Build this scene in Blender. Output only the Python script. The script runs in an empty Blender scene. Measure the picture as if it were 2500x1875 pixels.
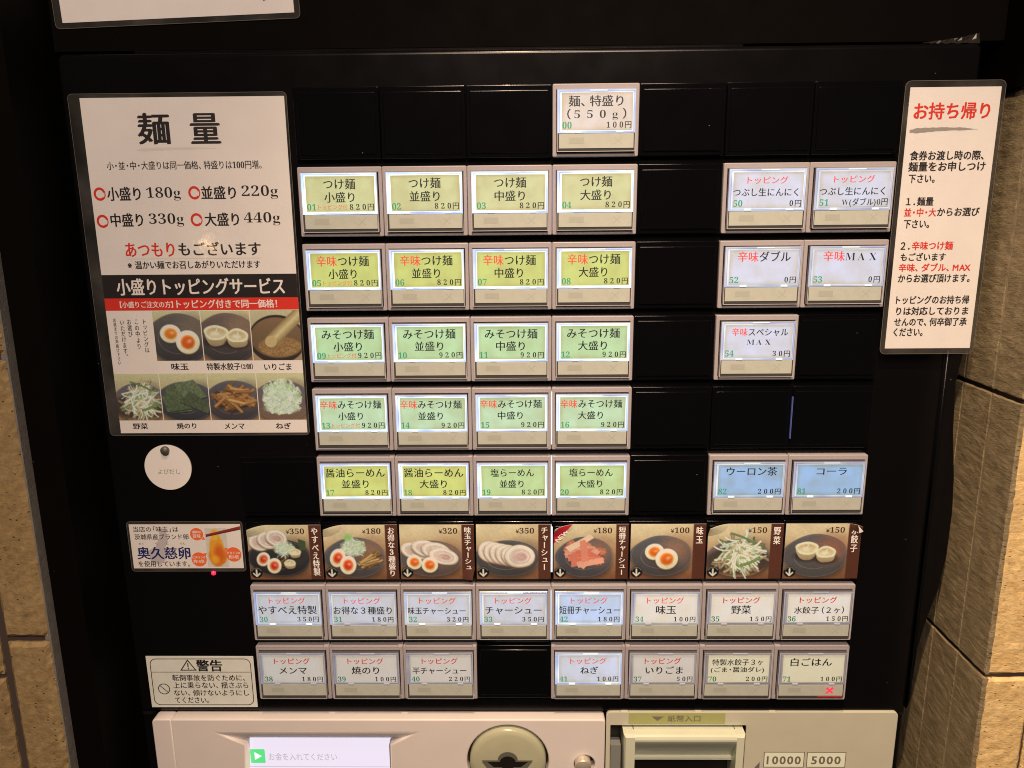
import bpy, math, random
import numpy as np
from mathutils import Matrix, Vector

# ------------------------------------------------------------------ scene, camera, light (all lengths below in millimetres, MM turns them into metres)
MM = 0.001
sc = bpy.context.scene
COL = sc.collection
random.seed(7)

cam_d = bpy.data.cameras.new("camera")
cam_d.sensor_width = 36.0
cam_d.lens = 36.0 * 1880 / 2500
cam_d.clip_start = 0.01
cam_d.clip_end = 50
cam = bpy.data.objects.new("camera", cam_d)
COL.objects.link(cam)
_a, _b, _c = -0.22101, 0.01532, -0.00884          # pitch, yaw, roll
_r0 = Vector((math.cos(_b), math.sin(_b), 0)); _f0 = Vector((-math.sin(_b), math.cos(_b), 0)); _z = Vector((0, 0, 1))
_f = math.cos(_a) * _f0 + math.sin(_a) * _z
_u0 = -math.sin(_a) * _f0 + math.cos(_a) * _z
_r = math.cos(_c) * _r0 + math.sin(_c) * _u0
_u = -math.sin(_c) * _r0 + math.cos(_c) * _u0
M = Matrix.Identity(4)
for i in range(3):
    M[i][0], M[i][1], M[i][2] = _r[i], _u[i], -_f[i]
M[0][3], M[1][3], M[2][3] = -17.48 * MM, -467.1 * MM, -70.74 * MM
cam.matrix_world = M
sc.camera = cam

sc.view_settings.view_transform = 'Standard'
sc.view_settings.look = 'None'
sc.view_settings.exposure = 0
sc.view_settings.gamma = 1
sc.cycles.filter_width = 1.05

world = bpy.data.worlds.new("World")
sc.world = world
world.use_nodes = True
world.node_tree.nodes['Background'].inputs[0].default_value = (1.0, 0.80, 0.62, 1)
world.node_tree.nodes['Background'].inputs[1].default_value = 0.012


def lamp(name, kind, loc, target, power, color, size=0.05, **kw):
    d = bpy.data.lights.new(name, kind)
    d.energy = power
    d.color = color
    if kind == 'AREA':
        d.shape = 'RECTANGLE'; d.size = size; d.size_y = kw.get('size_y', size)
    else:
        d.shadow_soft_size = size
    if kind == 'SPOT':
        d.spot_size = math.radians(kw.get('angle', 60)); d.spot_blend = kw.get('blend', 0.5)
    o = bpy.data.objects.new(name, d)
    COL.objects.link(o)
    o.location = Vector(loc) * MM
    o.rotation_euler = (Vector(target) - Vector(loc)).to_track_quat('-Z', 'Y').to_euler()
    return o


# ceiling downlight of the shop front, close above the machine, and the weaker glow of the rest of the room
lamp('ceiling_downlight', 'SPOT', (-20, -480, 640), (180, 0, -960), 54, (1.0, 0.69, 0.44), 0.012, angle=58, blend=1.0)
lamp('room_light', 'AREA', (60, -1250, 750), (-60, 0, -250), 19.5, (1.0, 0.75, 0.59), 0.5, size_y=0.4)
lamp('small_room_lamp', 'POINT', (-628, -1033, -128), (0, 0, 0), 0.16, (1.0, 0.62, 0.28), 0.009)


# ------------------------------------------------------------------ colour helpers
def s2l(c):
    return tuple((x / 12.92 if x <= 0.04045 else ((x + 0.055) / 1.055) ** 2.4) for x in c)


_W = s2l((205 / 255, 174 / 255, 150 / 255))        # white paper under this shop's warm lamps


def alb(r, g, b):
    """true colour of a surface that looks (r,g,b) under the warm lamps"""
    l = s2l((r / 255, g / 255, b / 255))
    return tuple(min(0.9, 0.8 * l[i] / _W[i]) for i in range(3))


def mat(name, col, rough=0.5, metal=0.0, spec=0.5, noise=0.0, nscale=300.0, bump=0.0, bscale=600.0, emit=None, estr=0.0):
    m = bpy.data.materials.new(name)
    m.use_nodes = True
    nt = m.node_tree
    p = nt.nodes['Principled BSDF']
    p.inputs['Base Color'].default_value = (*col[:3], 1)
    p.inputs['Roughness'].default_value = rough
    p.inputs['Metallic'].default_value = metal
    p.inputs['Specular IOR Level'].default_value = spec
    tc = nt.nodes.new('ShaderNodeTexCoord')
    if noise > 0:
        n = nt.nodes.new('ShaderNodeTexNoise'); n.inputs['Scale'].default_value = nscale; n.inputs['Detail'].default_value = 4
        nt.links.new(tc.outputs['Object'], n.inputs['Vector'])
        mr = nt.nodes.new('ShaderNodeMapRange')
        mr.inputs['From Min'].default_value = 0.3; mr.inputs['From Max'].default_value = 0.7
        mr.inputs['To Min'].default_value = 1 - noise; mr.inputs['To Max'].default_value = 1 + noise * 0.6
        nt.links.new(n.outputs['Fac'], mr.inputs['Value'])
        mx = nt.nodes.new('ShaderNodeMix'); mx.data_type = 'RGBA'; mx.blend_type = 'MULTIPLY'
        mx.inputs['Factor'].default_value = 1
        mx.inputs['A'].default_value = (*col[:3], 1)
        cb = nt.nodes.new('ShaderNodeCombineColor')
        for k in range(3):
            nt.links.new(mr.outputs['Result'], cb.inputs[k])
        nt.links.new(cb.outputs[0], mx.inputs['B'])
        nt.links.new(mx.outputs['Result'], p.inputs['Base Color'])
    if bump > 0:
        n2 = nt.nodes.new('ShaderNodeTexNoise'); n2.inputs['Scale'].default_value = bscale; n2.inputs['Detail'].default_value = 3
        nt.links.new(tc.outputs['Object'], n2.inputs['Vector'])
        bp = nt.nodes.new('ShaderNodeBump'); bp.inputs['Strength'].default_value = 1.0; bp.inputs['Distance'].default_value = bump * MM
        nt.links.new(n2.outputs['Fac'], bp.inputs['Height'])
        nt.links.new(bp.outputs['Normal'], p.inputs['Normal'])
    if emit:
        p.inputs['Emission Color'].default_value = (*emit[:3], 1)
        p.inputs['Emission Strength'].default_value = estr
    return m


def ramp(nt, fac, stops):
    r = nt.nodes.new('ShaderNodeValToRGB')
    e = r.color_ramp.elements
    while len(e) < len(stops):
        e.new(0.5)
    for k, (pos, c) in enumerate(stops):
        e[k].position = pos; e[k].color = (*c[:3], 1)
    nt.links.new(fac, r.inputs['Fac'])
    return r.outputs['Color']


def black_gloss(name, base, rough, dust=True, spec=0.22):
    m = mat(name, base, rough, spec=spec)
    nt = m.node_tree; p = nt.nodes['Principled BSDF']
    tc = nt.nodes.new('ShaderNodeTexCoord')
    v = nt.nodes.new('ShaderNodeTexVoronoi'); v.inputs['Scale'].default_value = 85; v.inputs['Randomness'].default_value = 1
    geo = nt.nodes.new('ShaderNodeNewGeometry')
    nt.links.new(geo.outputs['Position'], v.inputs['Vector'])
    lt = nt.nodes.new('ShaderNodeMath'); lt.operation = 'LESS_THAN'; lt.inputs[1].default_value = 0.021
    nt.links.new(v.outputs['Distance'], lt.inputs[0])
    gt = nt.nodes.new('ShaderNodeMath'); gt.operation = 'GREATER_THAN'; gt.inputs[1].default_value = 0.5
    sp = nt.nodes.new('ShaderNodeSeparateColor'); nt.links.new(v.outputs['Color'], sp.inputs[0]); nt.links.new(sp.outputs[0], gt.inputs[0])
    mu = nt.nodes.new('ShaderNodeMath'); mu.operation = 'MULTIPLY'; nt.links.new(lt.outputs[0], mu.inputs[0]); nt.links.new(gt.outputs[0], mu.inputs[1])
    mx = nt.nodes.new('ShaderNodeMix'); mx.data_type = 'RGBA'
    mx.inputs['A'].default_value = (*base, 1); mx.inputs['B'].default_value = (0.22, 0.2, 0.17, 1)
    nt.links.new(mu.outputs[0], mx.inputs['Factor'])
    n = nt.nodes.new('ShaderNodeTexNoise'); n.inputs['Scale'].default_value = 55; n.inputs['Detail'].default_value = 6
    nt.links.new(geo.outputs['Position'], n.inputs['Vector'])
    mr = nt.nodes.new('ShaderNodeMapRange'); mr.inputs['To Min'].default_value = rough * 0.75; mr.inputs['To Max'].default_value = rough * 1.35
    nt.links.new(n.outputs['Fac'], mr.inputs['Value']); nt.links.new(mr.outputs['Result'], p.inputs['Roughness'])
    if dust:
        nt.links.new(mx.outputs['Result'], p.inputs['Base Color'])
    return m


def clear_mat(name, tint, haze, rough=0.06):
    """clear film or acrylic: mostly see-through, a little milky, glossy at the surface"""
    m = bpy.data.materials.new(name); m.use_nodes = True
    nt = m.node_tree; nt.nodes.clear()
    out = nt.nodes.new('ShaderNodeOutputMaterial')
    tr = nt.nodes.new('ShaderNodeBsdfTransparent'); tr.inputs[0].default_value = (*tint, 1)
    df = nt.nodes.new('ShaderNodeBsdfDiffuse'); df.inputs[0].default_value = (0.8, 0.8, 0.8, 1)
    gl = nt.nodes.new('ShaderNodeBsdfGlossy'); gl.inputs['Roughness'].default_value = rough
    geo = nt.nodes.new('ShaderNodeNewGeometry')
    dt = nt.nodes.new('ShaderNodeVectorMath'); dt.operation = 'DOT_PRODUCT'
    nt.links.new(geo.outputs['Incoming'], dt.inputs[0]); nt.links.new(geo.outputs['Normal'], dt.inputs[1])
    def op(o, a, b_):
        q = nt.nodes.new('ShaderNodeMath'); q.operation = o
        for k, v in enumerate((a, b_)):
            if isinstance(v, (int, float)): q.inputs[k].default_value = v
            elif v is not None: nt.links.new(v, q.inputs[k])
        return q.outputs[0]
    # Schlick reflectance, the same from both sides of the sheet
    fr = op('ADD', 0.025, op('MULTIPLY', 0.85, op('POWER', op('SUBTRACT', 1.0, op('ABSOLUTE', dt.outputs['Value'], None)), 5.0)))
    m1 = nt.nodes.new('ShaderNodeMixShader'); m1.inputs[0].default_value = haze
    nt.links.new(tr.outputs[0], m1.inputs[1]); nt.links.new(df.outputs[0], m1.inputs[2])
    m2 = nt.nodes.new('ShaderNodeMixShader')
    nt.links.new(fr, m2.inputs[0]); nt.links.new(m1.outputs[0], m2.inputs[1]); nt.links.new(gl.outputs[0], m2.inputs[2])
    nt.links.new(m2.outputs[0], out.inputs[0])
    tc = nt.nodes.new('ShaderNodeTexCoord'); n = nt.nodes.new('ShaderNodeTexNoise'); n.inputs['Scale'].default_value = 90
    nt.links.new(tc.outputs['Object'], n.inputs['Vector'])
    bp = nt.nodes.new('ShaderNodeBump'); bp.inputs['Distance'].default_value = 0.08 * MM; bp.inputs['Strength'].default_value = 1
    n3 = nt.nodes.new('ShaderNodeTexNoise'); n3.inputs['Scale'].default_value = 30; n3.inputs['Detail'].default_value = 4
    nt.links.new(tc.outputs['Object'], n3.inputs['Vector'])
    nt.links.new(op('MULTIPLY', op('POWER', n3.outputs['Fac'], 2.0), haze * 4), m1.inputs[0])
    nt.links.new(n.outputs['Fac'], bp.inputs['Height']); nt.links.new(bp.outputs['Normal'], gl.inputs['Normal'])
    return m


# ------------------------------------------------------------------ mesh helpers
class MB:
    """collects vertices (mm) and faces with material slots, becomes ONE mesh"""
    def __init__(self):
        self.v = []; self.f = []; self.m = []

    def add(self, vs, fs, mi=0):
        b = len(self.v); self.v += [tuple(p) for p in vs]
        self.f += [tuple(i + b for i in f) for f in fs]; self.m += [mi] * len(fs)

    def box(self, x0, x1, y0, y1, z0, z1, mi=0, ch=0.0):
        """y0 is the front; ch chamfers the front edges"""
        c = ch
        vs = [(x0, y1, z0), (x1, y1, z0), (x1, y1, z1), (x0, y1, z1),
              (x0, y0 + c, z0), (x1, y0 + c, z0), (x1, y0 + c, z1), (x0, y0 + c, z1)]
        fs = [(0, 3, 2, 1), (0, 1, 5, 4), (1, 2, 6, 5), (2, 3, 7, 6), (3, 0, 4, 7)]
        if c:
            vs += [(x0 + c, y0, z0 + c), (x1 - c, y0, z0 + c), (x1 - c, y0, z1 - c), (x0 + c, y0, z1 - c)]
            fs += [(4, 5, 9, 8), (5, 6, 10, 9), (6, 7, 11, 10), (7, 4, 8, 11), (8, 9, 10, 11)]
        else:
            fs += [(4, 5, 6, 7)]
        self.add(vs, fs, mi)

    def quad(self, x0, x1, z0, z1, y, mi=0):
        self.add([(x0, y, z0), (x1, y, z0), (x1, y, z1), (x0, y, z1)], [(0, 1, 2, 3)], mi)

    def poly(self, pts, y, mi=0):
        self.add([(a, y, b) for a, b in pts], [tuple(range(len(pts)))], mi)

    def disc(self, cx, cz, rx, rz, y, mi=0, n=32):
        self.poly([(cx + rx * math.cos(2 * math.pi * k / n), cz + rz * math.sin(2 * math.pi * k / n)) for k in range(n)], y, mi)

    def line(self, x0, z0, x1, z1, w, y, mi=0):
        dx, dz = x1 - x0, z1 - z0; L = math.hypot(dx, dz) or 1; nx, nz = -dz / L * w / 2, dx / L * w / 2
        self.poly([(x0 - nx, z0 - nz), (x1 - nx, z1 - nz), (x1 + nx, z1 + nz), (x0 + nx, z0 + nz)], y, mi)

    def ring(self, cx, cz, r0, r1, y, mi=0, n=32, a0=0.0, a1=2 * math.pi, sx=1.0):
        vs = []; fs = []
        for k in range(n + 1):
            a = a0 + (a1 - a0) * k / n
            vs += [(cx + sx * r0 * math.cos(a), y, cz + r0 * math.sin(a)), (cx + sx * r1 * math.cos(a), y, cz + r1 * math.sin(a))]
        for k in range(n):
            fs.append((2 * k, 2 * k + 1, 2 * k + 3, 2 * k + 2))
        self.add(vs, fs, mi)

    def mesh(self, name, mats, smooth=False):
        me = bpy.data.meshes.new(name)
        me.from_pydata([(x * MM, y * MM, z * MM) for x, y, z in self.v], [], self.f)
        for m in mats:
            me.materials.append(m)
        if len(mats) > 1:
            me.polygons.foreach_set('material_index', self.m)
        if smooth:
            me.polygons.foreach_set('use_smooth', [True] * len(me.polygons))
        me.update()
        return me


def obj(name, me, parent=None, loc=(0, 0, 0), **props):
    o = bpy.data.objects.new(name, me)
    COL.objects.link(o)
    o.location = Vector(loc) * MM
    if parent:
        o.parent = parent
    for k, v in props.items():
        o[k] = v
    return o


def thing(name, label, cat, group=None, loc=(0, 0, 0)):
    o = bpy.data.objects.new(name, None)
    o.empty_display_size = 0.02
    COL.objects.link(o)
    o.location = Vector(loc) * MM
    o['label'] = label; o['category'] = cat
    if group:
        o['group'] = group
    return o


def rrect(x0, x1, z0, z1, r, n=5):
    pts = []
    for cx, cz, a in ((x1 - r, z1 - r, 0), (x0 + r, z1 - r, 90), (x0 + r, z0 + r, 180), (x1 - r, z0 + r, 270)):
        for k in range(n + 1):
            t = math.radians(a + 90 * k / n)
            pts.append((cx + r * math.cos(t), cz + r * math.sin(t)))
    return pts


def circ(cx, cz, r, n=40):
    return [(cx + r * math.cos(2 * math.pi * k / n), cz + r * math.sin(2 * math.pi * k / n)) for k in range(n)]


def plate(name, loops, yf, yb, bevel, mats, bres=2):
    """flat plate with outline loops[0] and holes loops[1:], front at yf, back at yb, rounded edges"""
    c = bpy.data.curves.new('tmp', 'CURVE'); c.dimensions = '2D'; c.fill_mode = 'BOTH'
    for L in loops:
        s = c.splines.new('POLY'); s.points.add(len(L) - 1)
        for p, (a, b) in zip(s.points, L):
            p.co = (a * MM, b * MM, 0, 1)
        s.use_cyclic_u = True
    t = (yb - yf) / 2
    c.extrude = max(0, t - bevel) * MM; c.bevel_depth = bevel * MM; c.bevel_resolution = bres; c.offset = -bevel * MM
    o = bpy.data.objects.new('tmp', c); COL.objects.link(o)
    dg = bpy.context.evaluated_depsgraph_get()
    me = bpy.data.meshes.new_from_object(o.evaluated_get(dg))
    bpy.data.objects.remove(o); bpy.data.curves.remove(c)
    me.name = name
    co = np.empty(len(me.vertices) * 3, 'f'); me.vertices.foreach_get('co', co); co = co.reshape(-1, 3)
    out = np.stack([co[:, 0], (yf + t) * MM - co[:, 2], co[:, 1]], 1)
    me.vertices.foreach_set('co', out.ravel())
    me.materials.clear()
    for m in mats:
        me.materials.append(m)
    me.update()
    return me


# ------------------------------------------------------------------ lettering
_gl = {}
_SER = {ord('0') + i: 0x1D7CE + i for i in range(10)}
_SER.update({ord('A') + i: 0x1D400 + i for i in range(26)})
_SER.update({ord('a') + i: 0x1D41A + i for i in range(26)})


def glyph(ch, off=0.0):
    k = (ch, off)
    if k not in _gl:
        c = bpy.data.curves.new('t', 'FONT'); c.body = ch; c.size = 1.0; c.resolution_u = 2; c.offset = off
        o = bpy.data.objects.new('t', c); COL.objects.link(o)
        dg = bpy.context.evaluated_depsgraph_get()
        me = bpy.data.meshes.new_from_object(o.evaluated_get(dg))
        vs = np.array([v.co[:2] for v in me.vertices]).reshape(-1, 2)
        fs = [tuple(p.vertices) for p in me.polygons]
        bpy.data.objects.remove(o); bpy.data.curves.remove(c); bpy.data.meshes.remove(me)
        _gl[k] = (vs, fs)
    return _gl[k]


_NARROW = {'．': .55, '・': .6, '･': .6, '、': .75, '。': .75, '「': .6, '」': .6, '【': .62, '】': .62, '！': .6, '(': .4, ')': .4, '（': .62, '）': .62}


def thin(ch, off):
    """glyph with its strokes thinned by off, less where the outline would break"""
    def area(g):
        vs, fs = g; t = 0
        for f in fs:
            for i in range(1, len(f) - 1):
                a, b, c = vs[f[0]], vs[f[i]], vs[f[i + 1]]
                t += abs((b[0] - a[0]) * (c[1] - a[1]) - (b[1] - a[1]) * (c[0] - a[0])) / 2
        return t
    k = ('thin', ch, off)
    if k not in _gl:
        base = glyph(ch, 0.0); best = base
        if len(base[0]):
            a0 = area(base); mn, mx = base[0].min(0), base[0].max(0)
            for o in (off, off * .6):
                g = glyph(ch, o)
                if len(g[0]) and a0 * .45 < area(g) < a0 * .97 and np.all(g[0].min(0) > mn - .02) and np.all(g[0].max(0) < mx + .02):
                    best = g
                    break
        _gl[k] = best
    return _gl[k]


def layout(s, style, wide=False):
    """list of (char, x, advance)"""
    out = []; x = 0
    for ch in s:
        c2 = ch
        if ch in '0123456789' or ('A' <= ch <= 'Z') or ('a' <= ch <= 'z') or ch == '¥':
            adv = 0.6 if ch not in 'MW' else 0.85
            if style in ('min', 'brush', 'ser', 'serb') and ord(ch) in _SER:
                c2 = chr(_SER[ord(ch)]); adv = 0.57 if ch not in 'MAXWNE' else (0.95 if ch in 'MW' else 0.72)
            if wide:
                out.append((c2, x + (1 - adv) / 2, 1)); x += 1
                continue
            out.append((c2, x, adv)); x += adv
        else:
            adv = _NARROW.get(ch, 1.0) if not wide else 1.0
            sh = 0.0
            if ch in '「【（' and adv < 1:
                sh = adv - 1
            elif ch in '・･' and adv < 1:
                sh = (adv - 1) / 2
            out.append((c2, x + sh, adv)); x += adv
    return out


def offs(style):
    if style == 'min':
        return -0.006, [(-0.022, -0.007), (0.0, 0.007), (0.022, -0.007)]
    if style == 'brush':
        return 0.0, [(-0.028, -0.012), (0.0, 0.010), (0.028, -0.004)]
    if style == 'heavy':
        return 0.0, [(-0.03, -0.02), (0.0, 0.014), (0.03, -0.012), (0.0, -0.02)]
    if style == 'serb':
        return 0.0, [(0, 0)]
    if style == 'ser':
        return -0.008, [(0, 0)]
    if style == 'bold':
        return 0.0, [(-0.026, -0.016), (0.026, -0.016), (-0.026, 0.016), (0.026, 0.016)]
    return 0.0, [(0, 0)]


def text(mb, s, x0, z0, x1, z1, y, mi=0, style='min', wide=False, shear=0.0):
    """lettering whose ink fills the rectangle x0..x1, z0..z1"""
    L = layout(s, style, wide)
    off, sh = offs(style)
    parts = []
    for ch, x, adv in L:
        vs, fs = thin(ch, -0.010) if ord(ch) > 0x1D3FF and style in ('min', 'brush') else (thin(ch, off) if off else glyph(ch))
        if len(vs):
            p = vs.copy(); p[:, 0] += x
            parts.append((p, fs))
    allv = np.concatenate([p for p, _ in parts])
    mn = allv.min(0); mx = allv.max(0)
    sx = (x1 - x0) / max(1e-6, mx[0] - mn[0]); sz = (z1 - z0) / max(1e-6, mx[1] - mn[1])
    for k, (ox, oz) in enumerate(sh):
        for p, fs in parts:
            X = x0 + (p[:, 0] + ox - mn[0]) * sx; Z = z0 + (p[:, 1] + oz - mn[1]) * sz
            X = X + shear * (Z - z0)
            mb.add([(a, y - 0.012 * k, b) for a, b in zip(X, Z)], fs, mi)


def line_text(mb, segs, x0, x1, zb, h, y, style='min', wide=False):
    """one line of coloured segments [(string, slot)], ink from x0 to x1, character height h, baseline zb"""
    L = layout(''.join(s for s, _ in segs), style, wide)
    mis = [m for s, m in segs for _ in s]
    off, sh = offs(style)
    P = []
    for (ch, x, adv), mi in zip(L, mis):
        vs, fs = thin(ch, -0.010) if ord(ch) > 0x1D3FF else (thin(ch, off) if off else glyph(ch))
        if len(vs):
            p = vs.copy(); p[:, 0] += x; P.append((p, fs, mi))
    a = min(p[:, 0].min() for p, _, _ in P); b = max(p[:, 0].max() for p, _, _ in P)
    sx = (x1 - x0) / (b - a); sz = h / 0.92
    for k, (ox, oz) in enumerate(sh):
        for (p, fs, mi), (ch, _x, _a) in zip(P, [q for q in L if len(glyph(q[0])[0])]):
            if k and ord(ch) > 0x1D3FF:
                continue
            mb.add([(x0 + (q[0] + ox - a) * sx, y - 0.012 * k, zb + (q[1] + oz) * sz) for q in p], fs, mi)


def vtext(mb, s, xc, z1, z0, w, y, mi=0, style='min'):
    """vertical writing, column centre xc, from z1 down to z0, character width w"""
    n = len(s); st = (z1 - z0) / n
    off, sh = offs(style)
    for i, ch in enumerate(s):
        c2 = chr(_SER[ord(ch)]) if ord(ch) in _SER else ch
        vs, fs = thin(c2, off) if off else glyph(c2)
        if not len(vs):
            continue
        p = vs.copy() - np.array([0.5, 0.38])
        if ord(ch) in _SER:
            p = vs.copy() - np.array([0.28, 0.36])
        if ch == 'ー':
            p = np.stack([-p[:, 1], p[:, 0]], 1) * np.array([-1, 1])
            fs = [tuple(reversed(f)) for f in fs]
        if ch in 'ャュョッゃゅょっ':
            p = p + np.array([0.1, 0.1])
        if ch in '。、':
            p = p + np.array([0.6, 0.55])
        zc = z1 - st * (i + 0.5)
        hs = min(st, w * 1.25) * 1.03
        for k, (ox, oz) in enumerate(sh):
            mb.add([(xc + (q[0] + ox) * w, y - 0.012 * k, zc + (q[1] + oz) * hs) for q in p], fs, mi)


# ------------------------------------------------------------------ printed food pictures, painted into fine colour grids
class Pic:
    def __init__(self, w, h, seed, ss=3):
        self.w, self.h, self.ss = w, h, ss
        self.W, self.H = w * ss, h * ss
        self.a = np.zeros((self.H, self.W, 3))
        yy, xx = np.mgrid[0:self.H, 0:self.W]
        self.X = (xx + .5) / self.H; self.Y = (yy + .5) / self.H       # unit = picture height
        self.ar = self.W / self.H
        self.r = random.Random(seed); self.n = np.random.RandomState(seed)

    def c(self, col):
        return np.array(col, float) / 255

    def noise(self, cells, oct=3):
        out = np.zeros((self.H, self.W)); amp = 1; tot = 0
        for o in range(oct):
            cx = int(cells * self.ar * 2 ** o) + 2; cy = int(cells * 2 ** o) + 2
            g = self.n.rand(cy + 1, cx + 1)
            fx = self.X / self.ar * (cx - 1); fy = self.Y * (cy - 1)
            ix = np.clip(fx.astype(int), 0, cx - 1); iy = np.clip(fy.astype(int), 0, cy - 1)
            tx = fx - ix; ty = fy - iy; tx = tx * tx * (3 - 2 * tx); ty = ty * ty * (3 - 2 * ty)
            v = (g[iy, ix] * (1 - tx) + g[iy, ix + 1] * tx) * (1 - ty) + (g[iy + 1, ix] * (1 - tx) + g[iy + 1, ix + 1] * tx) * ty
            out += v * amp; tot += amp; amp *= .5
        return out / tot

    def bg(self, top, bot):
        t = self.Y[..., None]
        self.a = self.c(top) * (1 - t) + self.c(bot) * t

    def blend(self, m, col):
        col = self.c(col) if not isinstance(col, np.ndarray) else col
        self.a = self.a * (1 - m[..., None]) + col * m[..., None]

    def ell(self, cx, cy, rx, ry, col, rot=0, soft=.012, al=1.0, col2=None, wob=0.0):
        a = math.radians(rot); dx = self.X - cx; dy = self.Y - cy
        u = (dx * math.cos(a) + dy * math.sin(a)) / rx; v = (-dx * math.sin(a) + dy * math.cos(a)) / ry
        d = np.sqrt(u * u + v * v)
        if wob:
            th = np.arctan2(v, u); d = d / (1 + wob * np.sin(3 * th + cx * 9) + wob * .6 * np.sin(5 * th + cy * 7))
        s = soft / min(rx, ry)
        m = np.clip((1 - d) / s + .5, 0, 1) * al
        if col2 is not None:
            t = np.clip((v + 1) / 2, 0, 1)[..., None]
            self.blend(m, self.c(col) * (1 - t) + self.c(col2) * t)
        else:
            self.blend(m, col)
        return d

    def arc(self, cx, cy, rx, ry, w, col, rot=0, al=1.0, a0=-200, a1=200):
        a = math.radians(rot); dx = self.X - cx; dy = self.Y - cy
        u = (dx * math.cos(a) + dy * math.sin(a)) / rx; v = (-dx * math.sin(a) + dy * math.cos(a)) / ry
        d = np.abs(np.sqrt(u * u + v * v) - 1) * min(rx, ry)
        th = np.degrees(np.arctan2(v, u))
        m = np.clip((w / 2 - d) / .006 + .5, 0, 1) * al * ((th > a0) & (th < a1))
        self.blend(m, col)

    def stroke(self, pts, w, col, hl=None, al=1.0):
        """round-ended strand with a lighter core and darker edge"""
        x0 = min(p[0] for p in pts) - w; x1 = max(p[0] for p in pts) + w
        y0 = min(p[1] for p in pts) - w; y1 = max(p[1] for p in pts) + w
        i0 = max(0, int(y0 * self.H)); i1 = min(self.H, int(y1 * self.H) + 1); j0 = max(0, int(x0 * self.H)); j1 = min(self.W, int(x1 * self.H) + 1)
        if i1 <= i0 or j1 <= j0:
            return
        X = self.X[i0:i1, j0:j1]; Y = self.Y[i0:i1, j0:j1]; d = np.full(X.shape, 9.)
        for (ax, ay), (bx, by) in zip(pts[:-1], pts[1:]):
            vx, vy = bx - ax, by - ay; L = vx * vx + vy * vy + 1e-9
            t = np.clip(((X - ax) * vx + (Y - ay) * vy) / L, 0, 1)
            d = np.minimum(d, np.hypot(X - ax - t * vx, Y - ay - t * vy))
        m = (np.clip((w / 2 - d) / .006 + .5, 0, 1) * al)[..., None]
        k = np.clip(d / (w / 2), 0, 1)[..., None]
        cc = self.c(col)
        hh = self.c(hl) if hl else np.minimum(cc * 1.18, 1)
        c = hh * (1 - k) + cc * .78 * k
        self.a[i0:i1, j0:j1] = self.a[i0:i1, j0:j1] * (1 - m) + c * m

    def poly(self, pts, col, al=1.0):
        m = np.zeros(self.X.shape, bool); n = len(pts)
        for i in range(n):
            (x0, y0), (x1, y1) = pts[i], pts[(i + 1) % n]
            if y0 == y1:
                continue
            c = ((y0 > self.Y) != (y1 > self.Y)) & (self.X < (x1 - x0) * (self.Y - y0) / (y1 - y0) + x0)
            m ^= c
        self.blend(m * al, col)

    def curve(self, x, y, ang, L, bend, n=6):
        p = [(x, y)]; a = ang
        for _ in range(n):
            a += bend / n; x += L / n * math.cos(a); y += L / n * math.sin(a); p.append((x, y))
        return p

    def pile(self, cx, cy, rx, ry, n, cols, w, L, bend=1.5, shade=0.75):
        for i in range(n):
            t = i / n; a = self.r.uniform(0, 6.28); q = math.sqrt(self.r.random()) * (1 - .25 * t)
            x = cx + rx * q * math.cos(a) - L / 2 * math.cos(a); y = cy + ry * q * math.sin(a)
            c = self.r.choice(cols); f = shade + (1 - shade) * t + self.r.uniform(-.06, .06)
            self.stroke(self.curve(x, y, self.r.uniform(-.7, .7) + self.r.choice([0, 0, 1.2, 2.4]), L * self.r.uniform(.5, 1.1), self.r.uniform(-bend, bend)), w * self.r.uniform(.7, 1.2), tuple(min(255, k * f) for k in c))

    # ---- things on the plates
    def dish(self, cx, cy, rx, ry, c1=(92, 84, 80), c2=(70, 58, 52), brown=(150, 100, 72)):
        self.ell(cx + .01, cy + .05, rx * 1.02, ry, (60, 42, 32), soft=.08, al=.6)
        self.ell(cx, cy, rx, ry, c1, soft=.01, col2=c2, wob=.02)
        self.ell(cx + rx * .45, cy - ry * .3, rx * .5, ry * .6, brown, soft=.25, al=.75)
        self.arc(cx, cy + .005, rx * .97, ry * .95, .008, (128, 112, 98), al=.5)
        self.arc(cx - .02, cy, rx * .62, ry * .6, .009, (140, 122, 105), al=.6, a0=60, a1=200)
        self.arc(cx - .02, cy, rx * .62, ry * .6, .009, (140, 122, 105), al=.4, a0=-200, a1=-20)

    def egg(self, cx, cy, rx, ry, rot=0, yolk=(226, 98, 30), white=(236, 222, 190)):
        self.ell(cx + .01, cy + ry * .28, rx * 1.02, ry * .95, (66, 46, 34), rot, soft=.05, al=.6)
        self.ell(cx, cy + ry * .07, rx, ry, (150, 112, 72), rot)
        self.ell(cx, cy, rx, ry, white, rot, col2=(214, 190, 148))
        self.ell(cx, cy + ry * .02, rx * .62, ry * .62, (240, 160, 70), rot, soft=.03)
        self.ell(cx, cy + ry * .03, rx * .54, ry * .54, yolk, rot, soft=.05, col2=tuple(k * .86 for k in yolk))
        self.ell(cx + rx * .15, cy - ry * .08, rx * .2, ry * .14, (250, 190, 140), rot, soft=.04, al=.6)

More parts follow.
